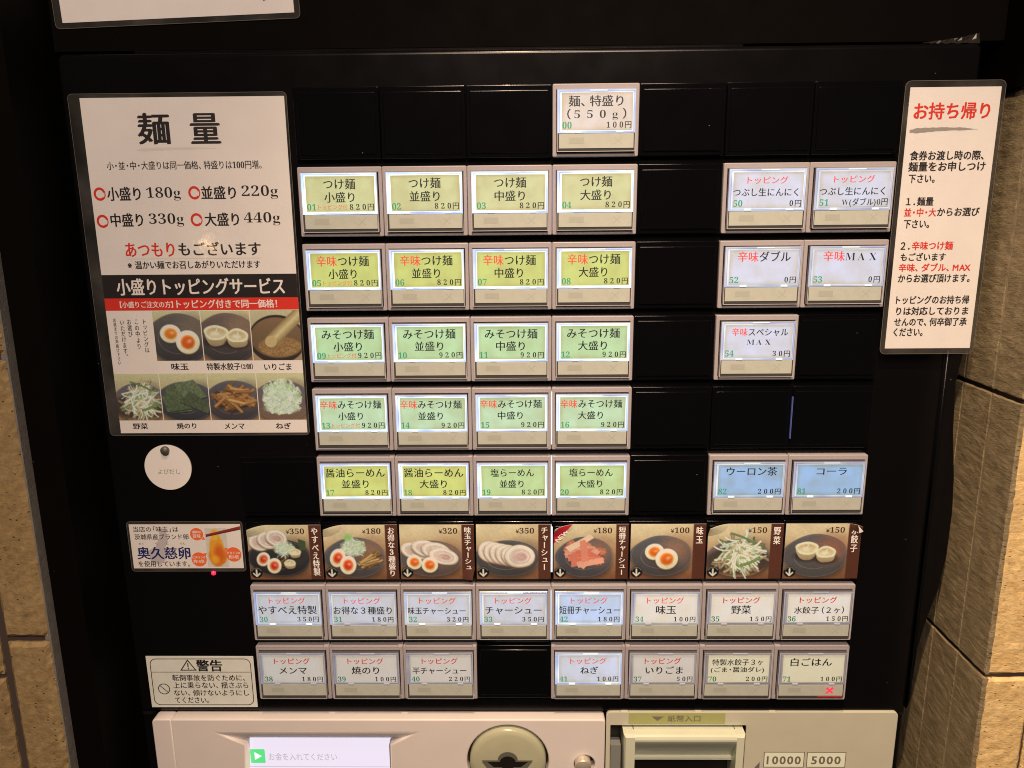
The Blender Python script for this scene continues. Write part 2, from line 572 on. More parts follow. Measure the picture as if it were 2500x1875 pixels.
    def chashu(self, cx, cy, rx, ry, rot=0):
        self.ell(cx, cy + .02, rx * 1.02, ry * 1.02, (96, 70, 54), rot, soft=.03, al=.6)
        self.ell(cx, cy, rx, ry, (176, 132, 100), rot, wob=.015)
        self.ell(cx, cy - .004, rx * .96, ry * .95, (226, 204, 176), rot, col2=(208, 178, 148), wob=.015)
        self.ell(cx + rx * .05, cy, rx * .74, ry * .72, (206, 170, 146), rot, soft=.05, wob=.03)
        self.arc(cx, cy, rx * .78, ry * .76, .018, (232, 214, 190), rot, al=.8)
        self.ell(cx + rx * .1, cy + ry * .05, rx * .42, ry * .4, (196, 150, 130), rot, soft=.05, al=.8)
        self.arc(cx + rx * .08, cy + ry * .05, rx * .46, ry * .45, .014, (230, 208, 184), rot, al=.7, a0=-150, a1=120)
        self.arc(cx + rx * .12, cy + ry * .06, rx * .2, ry * .2, .012, (176, 124, 108), rot, al=.7, a0=-120, a1=160)

    def dumpling(self, cx, cy, r):
        self.ell(cx, cy + r * .62, r * 1.1, r * .55, (44, 34, 30), soft=.06, al=.8)
        self.ell(cx, cy + r * .25, r * .92, r * .78, (206, 180, 136), col2=(150, 118, 80), wob=.04)
        for k in range(5):
            x = cx + r * (-.7 + .35 * k); self.stroke([(x, cy + r * .2), (x * .8 + cx * .2, cy + r * .85)], r * .07, (168, 136, 92), al=.5)
        self.ell(cx, cy - r * .1, r, r * .62, (226, 206, 160), wob=.04)
        self.ell(cx, cy - r * .07, r * .8, r * .44, (190, 150, 102), soft=.03, col2=(212, 184, 138), wob=.03)
        self.ell(cx - r * .1, cy + .0, r * .36, r * .2, (222, 200, 156), soft=.04)
        self.stroke(self.curve(cx + r * .1, cy - r * .4, 1.7, r * .6, .8), r * .12, (226, 206, 164))

    def veg(self, cx, cy, s):
        self.ell(cx, cy + .14 * s, .46 * s, .2 * s, (58, 44, 34), soft=.06, al=.8)
        self.pile(cx, cy + .04 * s, .36 * s, .2 * s, 130, [(176, 146, 104), (206, 190, 142), (130, 130, 76), (190, 150, 112)], .04 * s, .22 * s, shade=.6)
        self.pile(cx, cy, .34 * s, .2 * s, 150, [(226, 218, 178), (214, 202, 154), (230, 224, 190), (222, 212, 170), (150, 156, 96), (204, 164, 118)], .024 * s, .26 * s, shade=.72)
        self.stroke(self.curve(cx - .1 * s, cy - .26 * s, .25, .34 * s, .3), .028 * s, (104, 116, 66))
        self.stroke(self.curve(cx + .05 * s, cy + .2 * s, -.2, .26 * s, -.4), .04 * s, (112, 124, 66))

    def negi(self, cx, cy, rx, ry, n=150, green=True):
        self.ell(cx, cy + ry * .1, rx * .95, ry * .9, (186, 190, 140), soft=.05)
        cols = [(220, 216, 184), (208, 206, 164), (228, 222, 198), (214, 208, 176)] + ([(180, 188, 130)] if green else [])
        for i in range(n):
            a = self.r.uniform(0, 6.28); q = math.sqrt(self.r.random())
            x = cx + rx * q * math.cos(a); y = cy + ry * q * math.sin(a)
            rr = self.r.uniform(.02, .035) * (rx / .36)
            c = self.r.choice(cols); f = self.r.uniform(.8, 1.04)
            self.arc(x, y, rr, rr * self.r.uniform(.5, .9), .014 * (rx / .36), tuple(min(255, k * f) for k in c), rot=self.r.uniform(0, 180), a0=-200, a1=self.r.uniform(20, 200))

    def sticks(self, cx, cy, rx, ry, n, cols, w, L, fan=None, dark=.6):
        for i in range(n):
            a = self.r.uniform(0, 6.28); q = math.sqrt(self.r.random()); t = i / n
            x = cx + rx * q * math.cos(a); y = cy + ry * q * math.sin(a)
            an = self.r.uniform(-.9, .9) if fan is None else fan + self.r.uniform(-.25, .25)
            dx, dy = L / 2 * math.cos(an), L / 2 * math.sin(an); nx, ny = -math.sin(an) * w / 2, math.cos(an) * w / 2
            c = self.r.choice(cols); f = dark + (1 - dark) * t
            self.poly([(x - dx - nx * .9, y - dy - ny * .9 + .012), (x + dx - nx, y + dy - ny + .012), (x + dx + nx, y + dy + ny + .016), (x - dx + nx, y - dy + ny + .016)], tuple(k * f * .55 for k in c), .8)
            self.poly([(x - dx - nx, y - dy - ny), (x + dx - nx, y + dy - ny), (x + dx + nx, y + dy + ny), (x - dx + nx, y - dy + ny)], tuple(k * f for k in c))
            self.stroke([(x - dx, y - dy), (x + dx, y + dy)], w * .3, tuple(min(255, k * f * 1.1) for k in c), al=.6)

    def out(self):
        g = 1 + (self.noise(40, 2) - .5)[..., None] * .10
        a = np.clip(self.a * g * .9, 0, 1)
        s = self.ss
        a = a.reshape(self.h, s, self.w, s, 3).mean((1, 3))
        lin = np.where(a <= .04045, a / 12.92, ((a + .055) / 1.055) ** 2.4)
        return np.clip(lin * 0.8 / np.array(_W), 0, .88)


def paint(kind, w, h, seed, card):
    p = Pic(w, h, seed)
    if card:
        p.bg((204, 168, 120), (144, 94, 60))
        p.ell(.5, 1.1, .9, .35, (112, 66, 40), soft=.2, al=.8)
        p.ell(.2, 0, .7, .3, (214, 186, 140), soft=.25, al=.6)
    else:
        p.bg((200, 180, 128), (150, 108, 74))
    a = p.ar if not card else p.ar * .83
    cx = a / 2
    S = 1.0
    if kind == 'special':
        p.dish(cx, .6, .54, .34, (58, 50, 46), (40, 34, 32), (62, 52, 44))
        for k in range(3):
            p.chashu(.2 + .15 * k, .32 - .04 * k, .19, .15, 20)
        p.sticks(.56, .66, .12, .08, 12, [(128, 88, 50), (96, 66, 40)], .03, .2)
        p.negi(.62, .42, .18, .12, 110)
        p.pile(.6, .46, .17, .1, 30, [(218, 214, 180)], .012, .12)
        p.poly([(.86, .25), (.99, .3), (.98, .46), (.88, .46)], (66, 72, 44))
        p.egg(.25, .62, .11, .13, 30, (206, 52, 38)); p.egg(.43, .74, .12, .14, 15, (206, 52, 38))
        p.dumpling(.8, .5, .1); p.dumpling(.7, .7, .1)
    elif kind == 'trio':
        p.dish(cx, .6, .52, .37)
        p.sticks(.78, .64, .12, .1, 34, [(190, 138, 80), (164, 112, 62), (206, 160, 100)], .03, .26, fan=-.4)
        p.negi(.5, .4, .21, .16, 120)
        p.pile(.5, .42, .2, .15, 60, [(226, 222, 192), (206, 206, 160)], .011, .14)
        p.negi(.42, .22, .08, .06, 40, True); p.ell(.42, .22, .07, .06, (130, 170, 70), soft=.05, al=.6)
        p.egg(.23, .6, .13, .17, 20, (212, 58, 34)); p.egg(.4, .73, .14, .17, 10, (212, 58, 34))
    elif kind == 'egg_pork':
        p.dish(cx, .62, .53, .33, (98, 88, 82), (84, 62, 52))
        for k, (x, y) in enumerate([(.26, .48), (.45, .44), (.62, .48), (.74, .58)]):
            p.chashu(x, y, .26, .15, 14)
        p.egg(.24, .68, .13, .13, -10, (226, 92, 30)); p.egg(.5, .73, .14, .14, -10, (226, 92, 30))
    elif kind == 'pork':
        p.dish(cx, .62, .55, .33, (80, 74, 72), (64, 54, 48), (90, 76, 66))
        for k in range(5):
            p.chashu(.24 + .1 * k, .5 + .02 * k, .22, .19, 30)
        p.chashu(.74, .58, .26, .21, 0)
    elif kind == 'pork_strips':
        p.dish(cx, .6, .48, .37, (84, 80, 82), (70, 58, 54))
        p.sticks(.52, .52, .2, .17, 18, [(222, 128, 94), (212, 108, 80), (226, 150, 118)], .13, .42, dark=.75)
        p.poly([(.2, .42), (.62, .18), (.68, .25), (.28, .5)], (226, 180, 142)); p.poly([(.38, .68), (.84, .6), (.86, .7), (.42, .79)], (222, 146, 112)); p.poly([(.44, .3), (.54, .28), (.6, .66), (.48, .7)], (214, 124, 94)); p.poly([(.3, .52), (.38, .5), (.4, .76), (.3, .78)], (206, 110, 84))
        p.poly([(-.02, -.02), (.33, -.02), (-.02, .37)], (176, 32, 36)); p.poly([(-.02, -.02), (.1, -.02), (-.02, .1)], (206, 172, 130))
        p.poly([(.13, -.02), (.34, -.02), (-.02, .38), (-.02, .15)], (184, 34, 38))
    elif kind == 'egg':
        if card:
            p.dish(cx, .58, .52, .37); p.egg(.41, .5, .16, .145, -10); p.egg(.62, .63, .19, .185, -25)
        else:
            p.dish(cx, .55, .62, .5, (100, 86, 74), (54, 46, 44), (120, 98, 78)); p.egg(.33, .45, .21, .18, -5, (228, 120, 40)); p.egg(.66, .62, .24, .23, -30, (222, 92, 34))
    elif kind == 'dumpling':
        if card:
            p.dish(cx, .58, .54, .39, (96, 84, 78), (72, 62, 56), (150, 88, 62)); p.dumpling(.38, .46, .19); p.dumpling(.7, .53, .17)
        else:
            p.dish(cx, .55, .62, .5, (112, 88, 74), (52, 44, 42), (140, 104, 78)); p.dumpling(.28, .46, .24); p.dumpling(.7, .52, .22)
    elif kind == 'veg':
        p.dish(cx, .62, .54, .34 if card else .42, (92, 84, 88), (150, 96, 62), (110, 88, 76)); p.veg(cx, .5 if card else .52, 1.25 if card else 1.3)
    elif kind == 'sesame':
        p.bg((190, 168, 124), (158, 120, 84))
        p.ell(.5, .58, .56, .48, (52, 38, 32)); p.ell(.5, .55, .52, .4, (126, 92, 62), col2=(96, 70, 46))
        p.ell(.55, .73, .42, .2, (146, 104, 62), soft=.04)
        for i in range(420):
            t = p.r.uniform(0, 6.28); q = math.sqrt(p.r.random()); x = .55 + .42 * q * math.cos(t); y = .73 + .19 * q * math.sin(t)
            g = p.r.uniform(.7, 1.2); p.stroke([(x, y), (x + .016, y + p.r.uniform(-.01, .01))], .014, (158 * g, 112 * g, 66 * g))
        p.stroke([(.38, .62), (1.05, .0)], .25, (176, 138, 84), (206, 172, 118)); p.ell(.38, .62, .12, .11, (190, 152, 100), -40)
    elif kind == 'nori':
        p.dish(cx, .6, .62, .42, (84, 78, 78), (52, 46, 46), (86, 76, 70))
        for k, pts in enumerate([[(.1, .3), (.5, .2), (.62, .8), (.16, .84)], [(.3, .22), (.7, .14), (.95, .5), (.5, .62)], [(.02, .5), (.3, .25), (.6, .75), (.1, .82)], [(.36, .6), (.6, .38), (1.02, .66), (.94, .86)]]):
            p.poly([(x + .01, y + .02) for x, y in pts], (34, 36, 26), .8)
            p.poly(pts, [(92, 94, 62), (100, 102, 70), (84, 88, 58), (78, 80, 54)][k])
        nn = p.noise(30, 3); mk = (p.a[..., 1] > p.a[..., 0]) * 1.0; p.a *= (1 + (nn - .5) * .5 * mk)[..., None]
    elif kind == 'memma':
        p.dish(cx, .6, .6, .44, (92, 82, 82), (60, 48, 46), (100, 84, 76))
        p.sticks(cx, .52, .34, .22, 75, [(176, 118, 66), (196, 140, 82), (150, 94, 50)], .055, .34, dark=.5)
    elif kind == 'negi':
        p.dish(cx, .6, .6, .44, (96, 86, 84), (120, 84, 62), (100, 84, 76))
        p.negi(cx, .5, .4, .36, 330); p.ell(cx - .05, .3, .2, .14, (176, 194, 134), soft=.1, al=.25)
        p.negi(cx, .74, .36, .12, 90, False)
    if card:
        x0 = p.ar * .83
        p.poly([(x0, -1), (p.ar + 1, -1), (p.ar + 1, 2), (x0, 2)], (84, 44, 30))
        n = p.noise(3, 2); p.a *= (1 + (n - .5) * .12)[..., None]
        p.ell(.115, .87, .10, .10, (26, 18, 16))
        p.stroke([(.115, .82), (.115, .93)], .028, (236, 214, 180), (236, 214, 180)); p.stroke([(.062, .885), (.115, .94), (.168, .885)], .026, (236, 214, 180), (236, 214, 180))
        for k in range(9):
            t = math.radians(205 + 16 * k); p.ell(.115 + .084 * math.cos(t), .87 + .084 * math.sin(t), .007, .007, (190, 170, 140))
    return p.out()


def picture_mesh(name, img, w, h, mats, warp=None, edge=0.35):
    """grid w x h mm, top-left corner at the origin, print colours per vertex, thin paper edge behind"""
    H, W, _ = img.shape
    xs = np.linspace(0, w, W); zs = np.linspace(0, -h, H)
    vs = []
    for j in range(H):
        for i in range(W):
            x, z, y = xs[i], zs[j], 0.0
            if warp:
                x, y, z = warp(x, z)
            vs.append((x * MM, y * MM, z * MM))
    fs = [(j * W + i, (j + 1) * W + i, (j + 1) * W + i + 1, j * W + i + 1) for j in range(H - 1) for i in range(W - 1)]
    nf = len(fs)
    rim = [j * W for j in range(H)] + [(H - 1) * W + i for i in range(1, W)] + [j * W + W - 1 for j in range(H - 2, -1, -1)] + [i for i in range(W - 2, 0, -1)]
    b = len(vs)
    for k in rim:
        x, y, z = vs[k]; vs.append((x, y + edge * MM, z))
    n = len(rim)
    fs += [(rim[k], b + k, b + (k + 1) % n, rim[(k + 1) % n]) for k in range(n)]
    me = bpy.data.meshes.new(name); me.from_pydata(vs, [], fs)
    for m in mats:
        me.materials.append(m)
    mi = np.zeros(len(fs), 'i'); mi[nf:] = 1
    me.polygons.foreach_set('material_index', mi)
    ca = me.color_attributes.new('print', 'FLOAT_COLOR', 'POINT')
    col = np.ones((len(vs), 4), 'f'); col[:H * W, :3] = img.reshape(-1, 3); col[H * W:, :3] = .5
    ca.data.foreach_set('color', col.ravel())
    me.update()
    return me


# ------------------------------------------------------------------ materials
m_panel = black_gloss('black_enamel', (0.0035, 0.0035, 0.0042), 0.20, spec=0.25)
m_cap = black_gloss('black_cap_plastic', (0.0025, 0.0025, 0.0035), 0.13, spec=0.4)
m_board = black_gloss('black_board', (0.003, 0.0025, 0.0022), 0.6, spec=0.03)
m_bezel = mat('grey_beige_bezel', alb(148, 122, 108), 0.38, noise=0.05, nscale=500)
m_body = mat('button_housing', alb(66, 54, 46), 0.18, spec=0.7)
m_dark = mat('dark_slot', (0.012, 0.010, 0.009), 0.4)
m_strip = mat('blank_strip_card', alb(168, 148, 122), 0.45, noise=0.05, nscale=200)
m_paper = mat('white_paper', (0.80, 0.80, 0.80), 0.65, noise=0.03, nscale=60)
m_sticker = mat('aged_white_sticker', alb(194, 170, 144), 0.5, noise=0.05, nscale=150)
m_film = clear_mat('laminating_film', (0.98, 0.98, 0.98), 0.004, 0.07)
m_seal = clear_mat('laminate_margin', (0.75, 0.74, 0.70), 0.028, 0.12)
m_cover = clear_mat('clear_acrylic', (1, 1, 1), 0.0, 0.03)
m_edge = mat('acrylic_edge', (0.55, 0.58, 0.62), 0.12, spec=0.8)
ink_black = mat('black_ink', (0.012, 0.010, 0.012), 0.5)
ink_red = mat('red_ink', (0.68, 0.035, 0.02), 0.5)
ink_green = mat('green_ink', (0.01, 0.26, 0.13), 0.5)
ink_white = mat('white_print', (0.82, 0.82, 0.82), 0.55)
ink_grey = mat('grey_ink', (0.30, 0.30, 0.29), 0.6)
ink_pale = mat('pale_brush_ink', (0.68, 0.71, 0.68), 0.6)
ink_blue = mat('dark_blue_ink', (0.012, 0.02, 0.16), 0.5)
ink_brown = mat('brown_ink', alb(104, 84, 62), 0.5)
ink_faint = mat('faint_print', alb(156, 137, 112), 0.5)
ink_orange = mat('orange_print', alb(212, 84, 34), 0.5)
# inks on the back-lit cards let a little of the light through
lit_black = mat('backlit_black_ink', (0.012, 0.012, 0.014), 0.5, emit=(0.02, 0.028, 0.028), estr=0.5)
lit_red = mat('backlit_red_ink', (0.55, 0.06, 0.04), 0.5, emit=(0.62, 0.09, 0.06), estr=0.55)
lit_green = mat('backlit_green_ink', (0.02, 0.26, 0.15), 0.5, emit=(0.03, 0.30, 0.17), estr=0.5)


def print_mat(name, rough):
    m = mat(name, (0.5, 0.5, 0.5), rough)
    nt = m.node_tree; a = nt.nodes.new('ShaderNodeAttribute'); a.attribute_name = 'print'
    nt.links.new(a.outputs['Color'], nt.nodes['Principled BSDF'].inputs['Base Color'])
    return m


m_photo = print_mat('printed_photo', 0.38)
m_photo_gloss = print_mat('printed_photo_glossy', 0.30)


def lit_card_mat(name, rgb, base_d, rough=0.5):
    """back-lit translucent paper: aged parchment print, mottled, browner towards its rim; base_d = how white it is unlit"""
    tgt = s2l(tuple(k / 255 for k in rgb))
    em = tuple(max(.01, tgt[i] - base_d * _W[i] / .8) for i in range(3))
    m = mat(name, (base_d,) * 3, rough)
    nt = m.node_tree; p = nt.nodes['Principled BSDF']
    oi = nt.nodes.new('ShaderNodeObjectInfo')
    tc = nt.nodes.new('ShaderNodeTexCoord')
    n = nt.nodes.new('ShaderNodeTexNoise'); n.noise_dimensions = '4D'; n.inputs['Scale'].default_value = 110; n.inputs['Detail'].default_value = 5
    nt.links.new(tc.outputs['Object'], n.inputs['Vector'])
    mm = nt.nodes.new('ShaderNodeMath'); mm.operation = 'MULTIPLY'; mm.inputs[1].default_value = 37
    nt.links.new(oi.outputs['Random'], mm.inputs[0]); nt.links.new(mm.outputs[0], n.inputs['W'])
    c = ramp(nt, n.outputs['Fac'], [(0.34, tuple(k * f for k, f in zip(em, (.88, .84, .72)))), (0.66, tuple(k * 1.08 for k in em))])
    # distance to the card's rim, wavy
    sx = nt.nodes.new('ShaderNodeSeparateXYZ'); nt.links.new(tc.outputs['Generated'], sx.inputs[0])
    def op(o, a, b_=None):
        q = nt.nodes.new('ShaderNodeMath'); q.operation = o
        for k, v in enumerate((a, b_)):
            if v is None: continue
            if isinstance(v, (int, float)): q.inputs[k].default_value = v
            else: nt.links.new(v, q.inputs[k])
        return q.outputs[0]
    dx = op('MINIMUM', sx.outputs[0], op('SUBTRACT', 1.0, sx.outputs[0])); dz = op('MINIMUM', sx.outputs[2], op('SUBTRACT', 1.0, sx.outputs[2]))
    d = op('MINIMUM', op('MULTIPLY', dx, 41), op('MULTIPLY', dz, 20.3))
    d = op('ADD', d, op('MULTIPLY', n.outputs['Fac'], 1.6))
    mr = nt.nodes.new('ShaderNodeMapRange'); mr.inputs['From Min'].default_value = 0.8; mr.inputs['From Max'].default_value = 3.2
    nt.links.new(d, mr.inputs['Value'])
    mx = nt.nodes.new('ShaderNodeMix'); mx.data_type = 'RGBA'; mx.blend_type = 'MULTIPLY'; mx.inputs['Factor'].default_value = 1
    tint = ramp(nt, mr.outputs['Result'], [(0.0, (0.88, 0.74, 0.52)), (1.0, (1, 1, 1))])
    nt.links.new(c, mx.inputs['A']); nt.links.new(tint, mx.inputs['B'])
    nt.links.new(mx.outputs['Result'], p.inputs['Emission Color'])
    p.inputs['Emission Strength'].default_value = 1.0
    return m


def rim_mat(name, stops, k_):
    """light guide round a label card: bluish white LED glow, uneven along its length; brightness from the object colour"""
    m = bpy.data.materials.new(name); m.use_nodes = True
    nt = m.node_tree; p = nt.nodes['Principled BSDF']; p.inputs['Roughness'].default_value = 0.15
    p.inputs['Base Color'].default_value = (0.25, 0.24, 0.24, 1)
    oi = nt.nodes.new('ShaderNodeObjectInfo'); tc = nt.nodes.new('ShaderNodeTexCoord')
    n = nt.nodes.new('ShaderNodeTexNoise'); n.noise_dimensions = '4D'; n.inputs['Scale'].default_value = 62; n.inputs['Detail'].default_value = 1.0
    nt.links.new(tc.outputs['Object'], n.inputs['Vector'])
    mm = nt.nodes.new('ShaderNodeMath'); mm.operation = 'MULTIPLY'; mm.inputs[1].default_value = 51
    nt.links.new(oi.outputs['Random'], mm.inputs[0]); nt.links.new(mm.outputs[0], n.inputs['W'])
    c = ramp(nt, n.outputs['Fac'], stops)
    nt.links.new(c, p.inputs['Emission Color'])
    sp = nt.nodes.new('ShaderNodeSeparateColor'); nt.links.new(oi.outputs['Color'], sp.inputs[0])
    nt.links.new(sp.outputs[0], p.inputs['Emission Strength'])
    return m


m_rim = rim_mat('led_light_guide', [(0.25, (0.22, 0.32, 0.66)), (0.50, (0.36, 0.54, 0.98)), (0.72, (0.66, .85, 1.0))], 1.0)
m_rim2 = rim_mat('led_light_guide_inner', [(0.28, (0.34, 0.50, 0.95)), (0.46, (0.60, 0.82, 1.0)), (0.62, (0.95, 1.0, 1.0))], 1.0)
m_rimline = rim_mat('light_guide_groove', [(0.35, (0.05, 0.07, 0.15)), (0.65, (0.22, 0.30, 0.55))], 1.0)
m_clip = mat('bright_clip', (0.5, 0.55, 0.6), 0.2, emit=(0.75, 0.92, 1.0), estr=0.75)
m_clip_dim = mat('dim_clip', (0.42, 0.42, 0.48), 0.2, emit=(0.45, 0.55, 0.8), estr=0.25)

# ------------------------------------------------------------------ the dark boards the machine stands against
mb = MB()
mb.box(-291, 262, 12, 60, 22.5, 330)
obj('back_board', mb.mesh('back_board', [m_board]), kind='structure')
mb = MB()
mb.box(-700, 700, 66, 80, -620, 330)
obj('back_wall', mb.mesh('back_wall', [m_board]), kind='structure')


# ------------------------------------------------------------------ tiled jambs
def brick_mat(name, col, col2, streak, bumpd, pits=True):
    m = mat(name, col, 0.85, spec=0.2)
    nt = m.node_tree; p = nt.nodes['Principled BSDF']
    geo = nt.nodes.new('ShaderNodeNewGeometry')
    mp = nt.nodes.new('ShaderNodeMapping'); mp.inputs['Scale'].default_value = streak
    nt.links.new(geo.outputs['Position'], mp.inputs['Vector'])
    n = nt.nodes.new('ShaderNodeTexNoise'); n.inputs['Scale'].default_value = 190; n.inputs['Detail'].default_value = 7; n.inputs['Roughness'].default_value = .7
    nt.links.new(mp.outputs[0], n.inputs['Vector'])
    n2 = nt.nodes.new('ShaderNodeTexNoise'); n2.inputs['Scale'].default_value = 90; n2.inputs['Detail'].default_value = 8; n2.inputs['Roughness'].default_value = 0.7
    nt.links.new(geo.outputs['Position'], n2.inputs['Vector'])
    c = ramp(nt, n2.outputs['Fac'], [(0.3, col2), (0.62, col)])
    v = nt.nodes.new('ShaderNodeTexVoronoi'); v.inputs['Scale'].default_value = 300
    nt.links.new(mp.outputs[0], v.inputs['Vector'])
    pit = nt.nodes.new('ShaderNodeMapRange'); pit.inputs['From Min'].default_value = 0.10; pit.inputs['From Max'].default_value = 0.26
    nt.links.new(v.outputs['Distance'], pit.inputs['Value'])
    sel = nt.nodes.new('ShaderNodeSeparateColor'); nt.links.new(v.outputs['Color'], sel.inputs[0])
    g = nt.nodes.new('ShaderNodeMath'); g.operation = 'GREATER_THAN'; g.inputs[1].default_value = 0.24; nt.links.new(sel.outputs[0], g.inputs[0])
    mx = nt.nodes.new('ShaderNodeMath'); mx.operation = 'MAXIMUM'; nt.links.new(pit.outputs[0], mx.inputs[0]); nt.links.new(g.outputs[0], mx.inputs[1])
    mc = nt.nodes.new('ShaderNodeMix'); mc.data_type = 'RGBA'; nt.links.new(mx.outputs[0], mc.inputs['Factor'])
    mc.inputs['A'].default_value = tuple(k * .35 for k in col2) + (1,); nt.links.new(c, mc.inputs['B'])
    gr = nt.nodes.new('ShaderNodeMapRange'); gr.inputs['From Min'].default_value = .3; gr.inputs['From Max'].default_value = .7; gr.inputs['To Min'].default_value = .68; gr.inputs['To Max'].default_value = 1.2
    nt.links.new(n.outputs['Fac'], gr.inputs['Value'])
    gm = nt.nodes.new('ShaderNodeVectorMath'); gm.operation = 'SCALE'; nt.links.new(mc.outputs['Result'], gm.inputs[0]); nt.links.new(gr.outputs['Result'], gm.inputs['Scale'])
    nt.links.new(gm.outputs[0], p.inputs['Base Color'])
    ad = nt.nodes.new('ShaderNodeMath'); ad.operation = 'MULTIPLY_ADD'; ad.inputs[1].default_value = 1.0
    sc_ = nt.nodes.new('ShaderNodeMath'); sc_.operation = 'MULTIPLY'; sc_.inputs[1].default_value = 0.4 if pits else 0.25
    nt.links.new(mx.outputs[0], sc_.inputs[0])
    nt.links.new(n.outputs['Fac'], ad.inputs[0]); nt.links.new(sc_.outputs[0], ad.inputs[2])
    bp = nt.nodes.new('ShaderNodeBump'); bp.inputs['Distance'].default_value = bumpd * MM; bp.inputs['Strength'].default_value = 1
    nt.links.new(ad.outputs[0], bp.inputs['Height']); nt.links.new(bp.outputs['Normal'], p.inputs['Normal'])
    return m


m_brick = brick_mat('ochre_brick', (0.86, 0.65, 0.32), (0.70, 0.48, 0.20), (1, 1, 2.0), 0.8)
m_brick_shaded = brick_mat('shade_darkened_brick', (0.38, 0.28, 0.14), (0.28, 0.195, 0.09), (1, 1, 1.3), 0.8)  # browner, darker copy of the brick; weak left light put into its colour
m_jamb = brick_mat('grey_brown_tile', (0.35, 0.29, 0.18), (0.24, 0.195, 0.115), (1, 0.5, 1.4), 2.2, False)
m_mortar = mat('grey_mortar', (0.19, 0.185, 0.175), 0.9, noise=0.2, nscale=200, bump=0.4, bscale=700)
m_mortar_dark = mat('dark_joint', (0.06, 0.045, 0.04), 0.9)
m_light_line = mat('pale_joint', (0.33, 0.29, 0.21), 0.8, noise=0.2, nscale=500)
_rng = np.random.RandomState(5)


def brick_mesh(name, W, H, D, material, cham=1.6, rough=0.35, step=4.0):
    """a brick W x H with its front face at y=0 towards -y, wavy worn edges, chamfered rim"""
    nx = max(2, int(W / step)); nz = max(2, int(H / step))
    xs = np.concatenate([[0, cham], np.linspace(cham, W - cham, nx + 1)[1:-1], [W - cham, W]])
    zs = np.concatenate([[0, cham], np.linspace(cham, H - cham, nz + 1)[1:-1], [H - cham, H]])
    vs = []; n0, n1 = len(xs), len(zs)
    for j, z in enumerate(zs):
        for i, x in enumerate(xs):
            e = i in (0, n0 - 1) or j in (0, n1 - 1)
            y = cham if e else 0
            q = _rng.uniform(-1, 1, 3) * rough
            qx = q[0] if (i in (0, 1, n0 - 1, n0 - 2)) else 0; qz = q[2] if (j in (0, 1, n1 - 1, n1 - 2)) else 0
            vs.append((x + qx * .7, y + q[1] * .5, z + qz * .7))
    fs = [(j * n0 + i, j * n0 + i + 1, (j + 1) * n0 + i + 1, (j + 1) * n0 + i) for j in range(n1 - 1) for i in range(n0 - 1)]
    rim = [i for i in range(n0)] + [j * n0 + n0 - 1 for j in range(1, n1)] + [(n1 - 1) * n0 + i for i in range(n0 - 2, -1, -1)] + [j * n0 for j in range(n1 - 2, 0, -1)]
    b = len(vs)
    vs += [(vs[k][0], D, vs[k][2]) for k in rim]; n = len(rim)
    fs += [(rim[k], b + k, b + (k + 1) % n, rim[(k + 1) % n]) for k in range(n)]
    mb = MB(); mb.add(vs, fs)
    return mb.mesh(name, [material], smooth=False)


wall = thing('brick_pillar', 'ochre brick pillar with grey brown tiled side, right of the ticket machine', 'pillar', 'brick pillars beside the machine')
XR = 262
mb = MB(); mb.box(XR + 1.6, XR + 150, -42.5, 66, -620, 330); obj('mortar', mb.mesh('mortar', [m_mortar_dark]), wall)
for (z0, z1, xo) in ((-521, -351.4, 30.0), (-348.6, -179.4, 62.0), (-176.6, -7, 45), (-4.2, 165, 70), (168, 330, 40)):
    x = XR
    w = xo
    while x < XR + 140:
        obj('brick', brick_mesh('brick', w - 1.6, z1 - z0, 14, m_brick, 1.8), wall, (x + 1.1, -45, z0))
        x += w; w = 62.0
    for y0, y1 in ((-44.8, -17.2), (-16.2, 12.9), (13.9, 43), (44, 66)):
        me = brick_mesh('side_tile', y1 - y0, z1 - z0, 3, m_jamb, 0.7, 0.3, 5.0)
        o = obj('side_tile', me, wall, (XR, y0, z0)); o.rotation_euler = (0, 0, math.radians(90))
        # local -y (front) must look towards -x
        o.rotation_euler = (0, 0, math.radians(-90)); o.location = Vector((XR, y1, z0)) * MM
    mb = MB()
    for yy in (-16.7, 13.4, 43.5):
        mb.box(XR + 0.35, XR + 1.7, yy - 0.55, yy + 0.55, z0, z1)
    obj('pale_joint', mb.mesh('pale_joint', [m_light_line]), wall)

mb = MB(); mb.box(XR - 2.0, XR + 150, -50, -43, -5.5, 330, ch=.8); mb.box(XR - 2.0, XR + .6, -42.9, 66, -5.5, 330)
obj('added_shade_board', mb.mesh('added_shade_board', [m_board]), wall)  # added black boards, stand in for the shade over the pillar top
wall = thing('brick_pillar.001', 'brown brick pillar darkened as in dim light, with a grey mortar edge, left of the ticket machine', 'pillar', 'brick pillars beside the machine')
XL = -312
mb = MB(); mb.box(XL - 150, XL - 3, -38, 66, -620, 330); obj('mortar', mb.mesh('mortar', [m_mortar_dark]), wall)
mb = MB(); mb.box(XL - 3.2, XL + 0.5, -39.3, 66, -620, 330); obj('mortar_edge', mb.mesh('mortar_edge', [m_mortar]), wall)
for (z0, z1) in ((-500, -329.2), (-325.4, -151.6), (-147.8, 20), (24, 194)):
    obj('brick', brick_mesh('brick', 26.6, z1 - z0, 16, m_brick_shaded, 2.6, 0.45), wall, (XL - 27, -42, z0))
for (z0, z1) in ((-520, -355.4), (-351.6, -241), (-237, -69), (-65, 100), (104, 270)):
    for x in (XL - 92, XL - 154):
        obj('brick', brick_mesh('brick', 60, z1 - z0, 16, m_brick_shaded, 2.6, 0.45), wall, (x, -42, z0))
mb = MB(); mb.box(XL - 156, XL + 1.5, -50, -42.6, -78, 330, ch=.8)
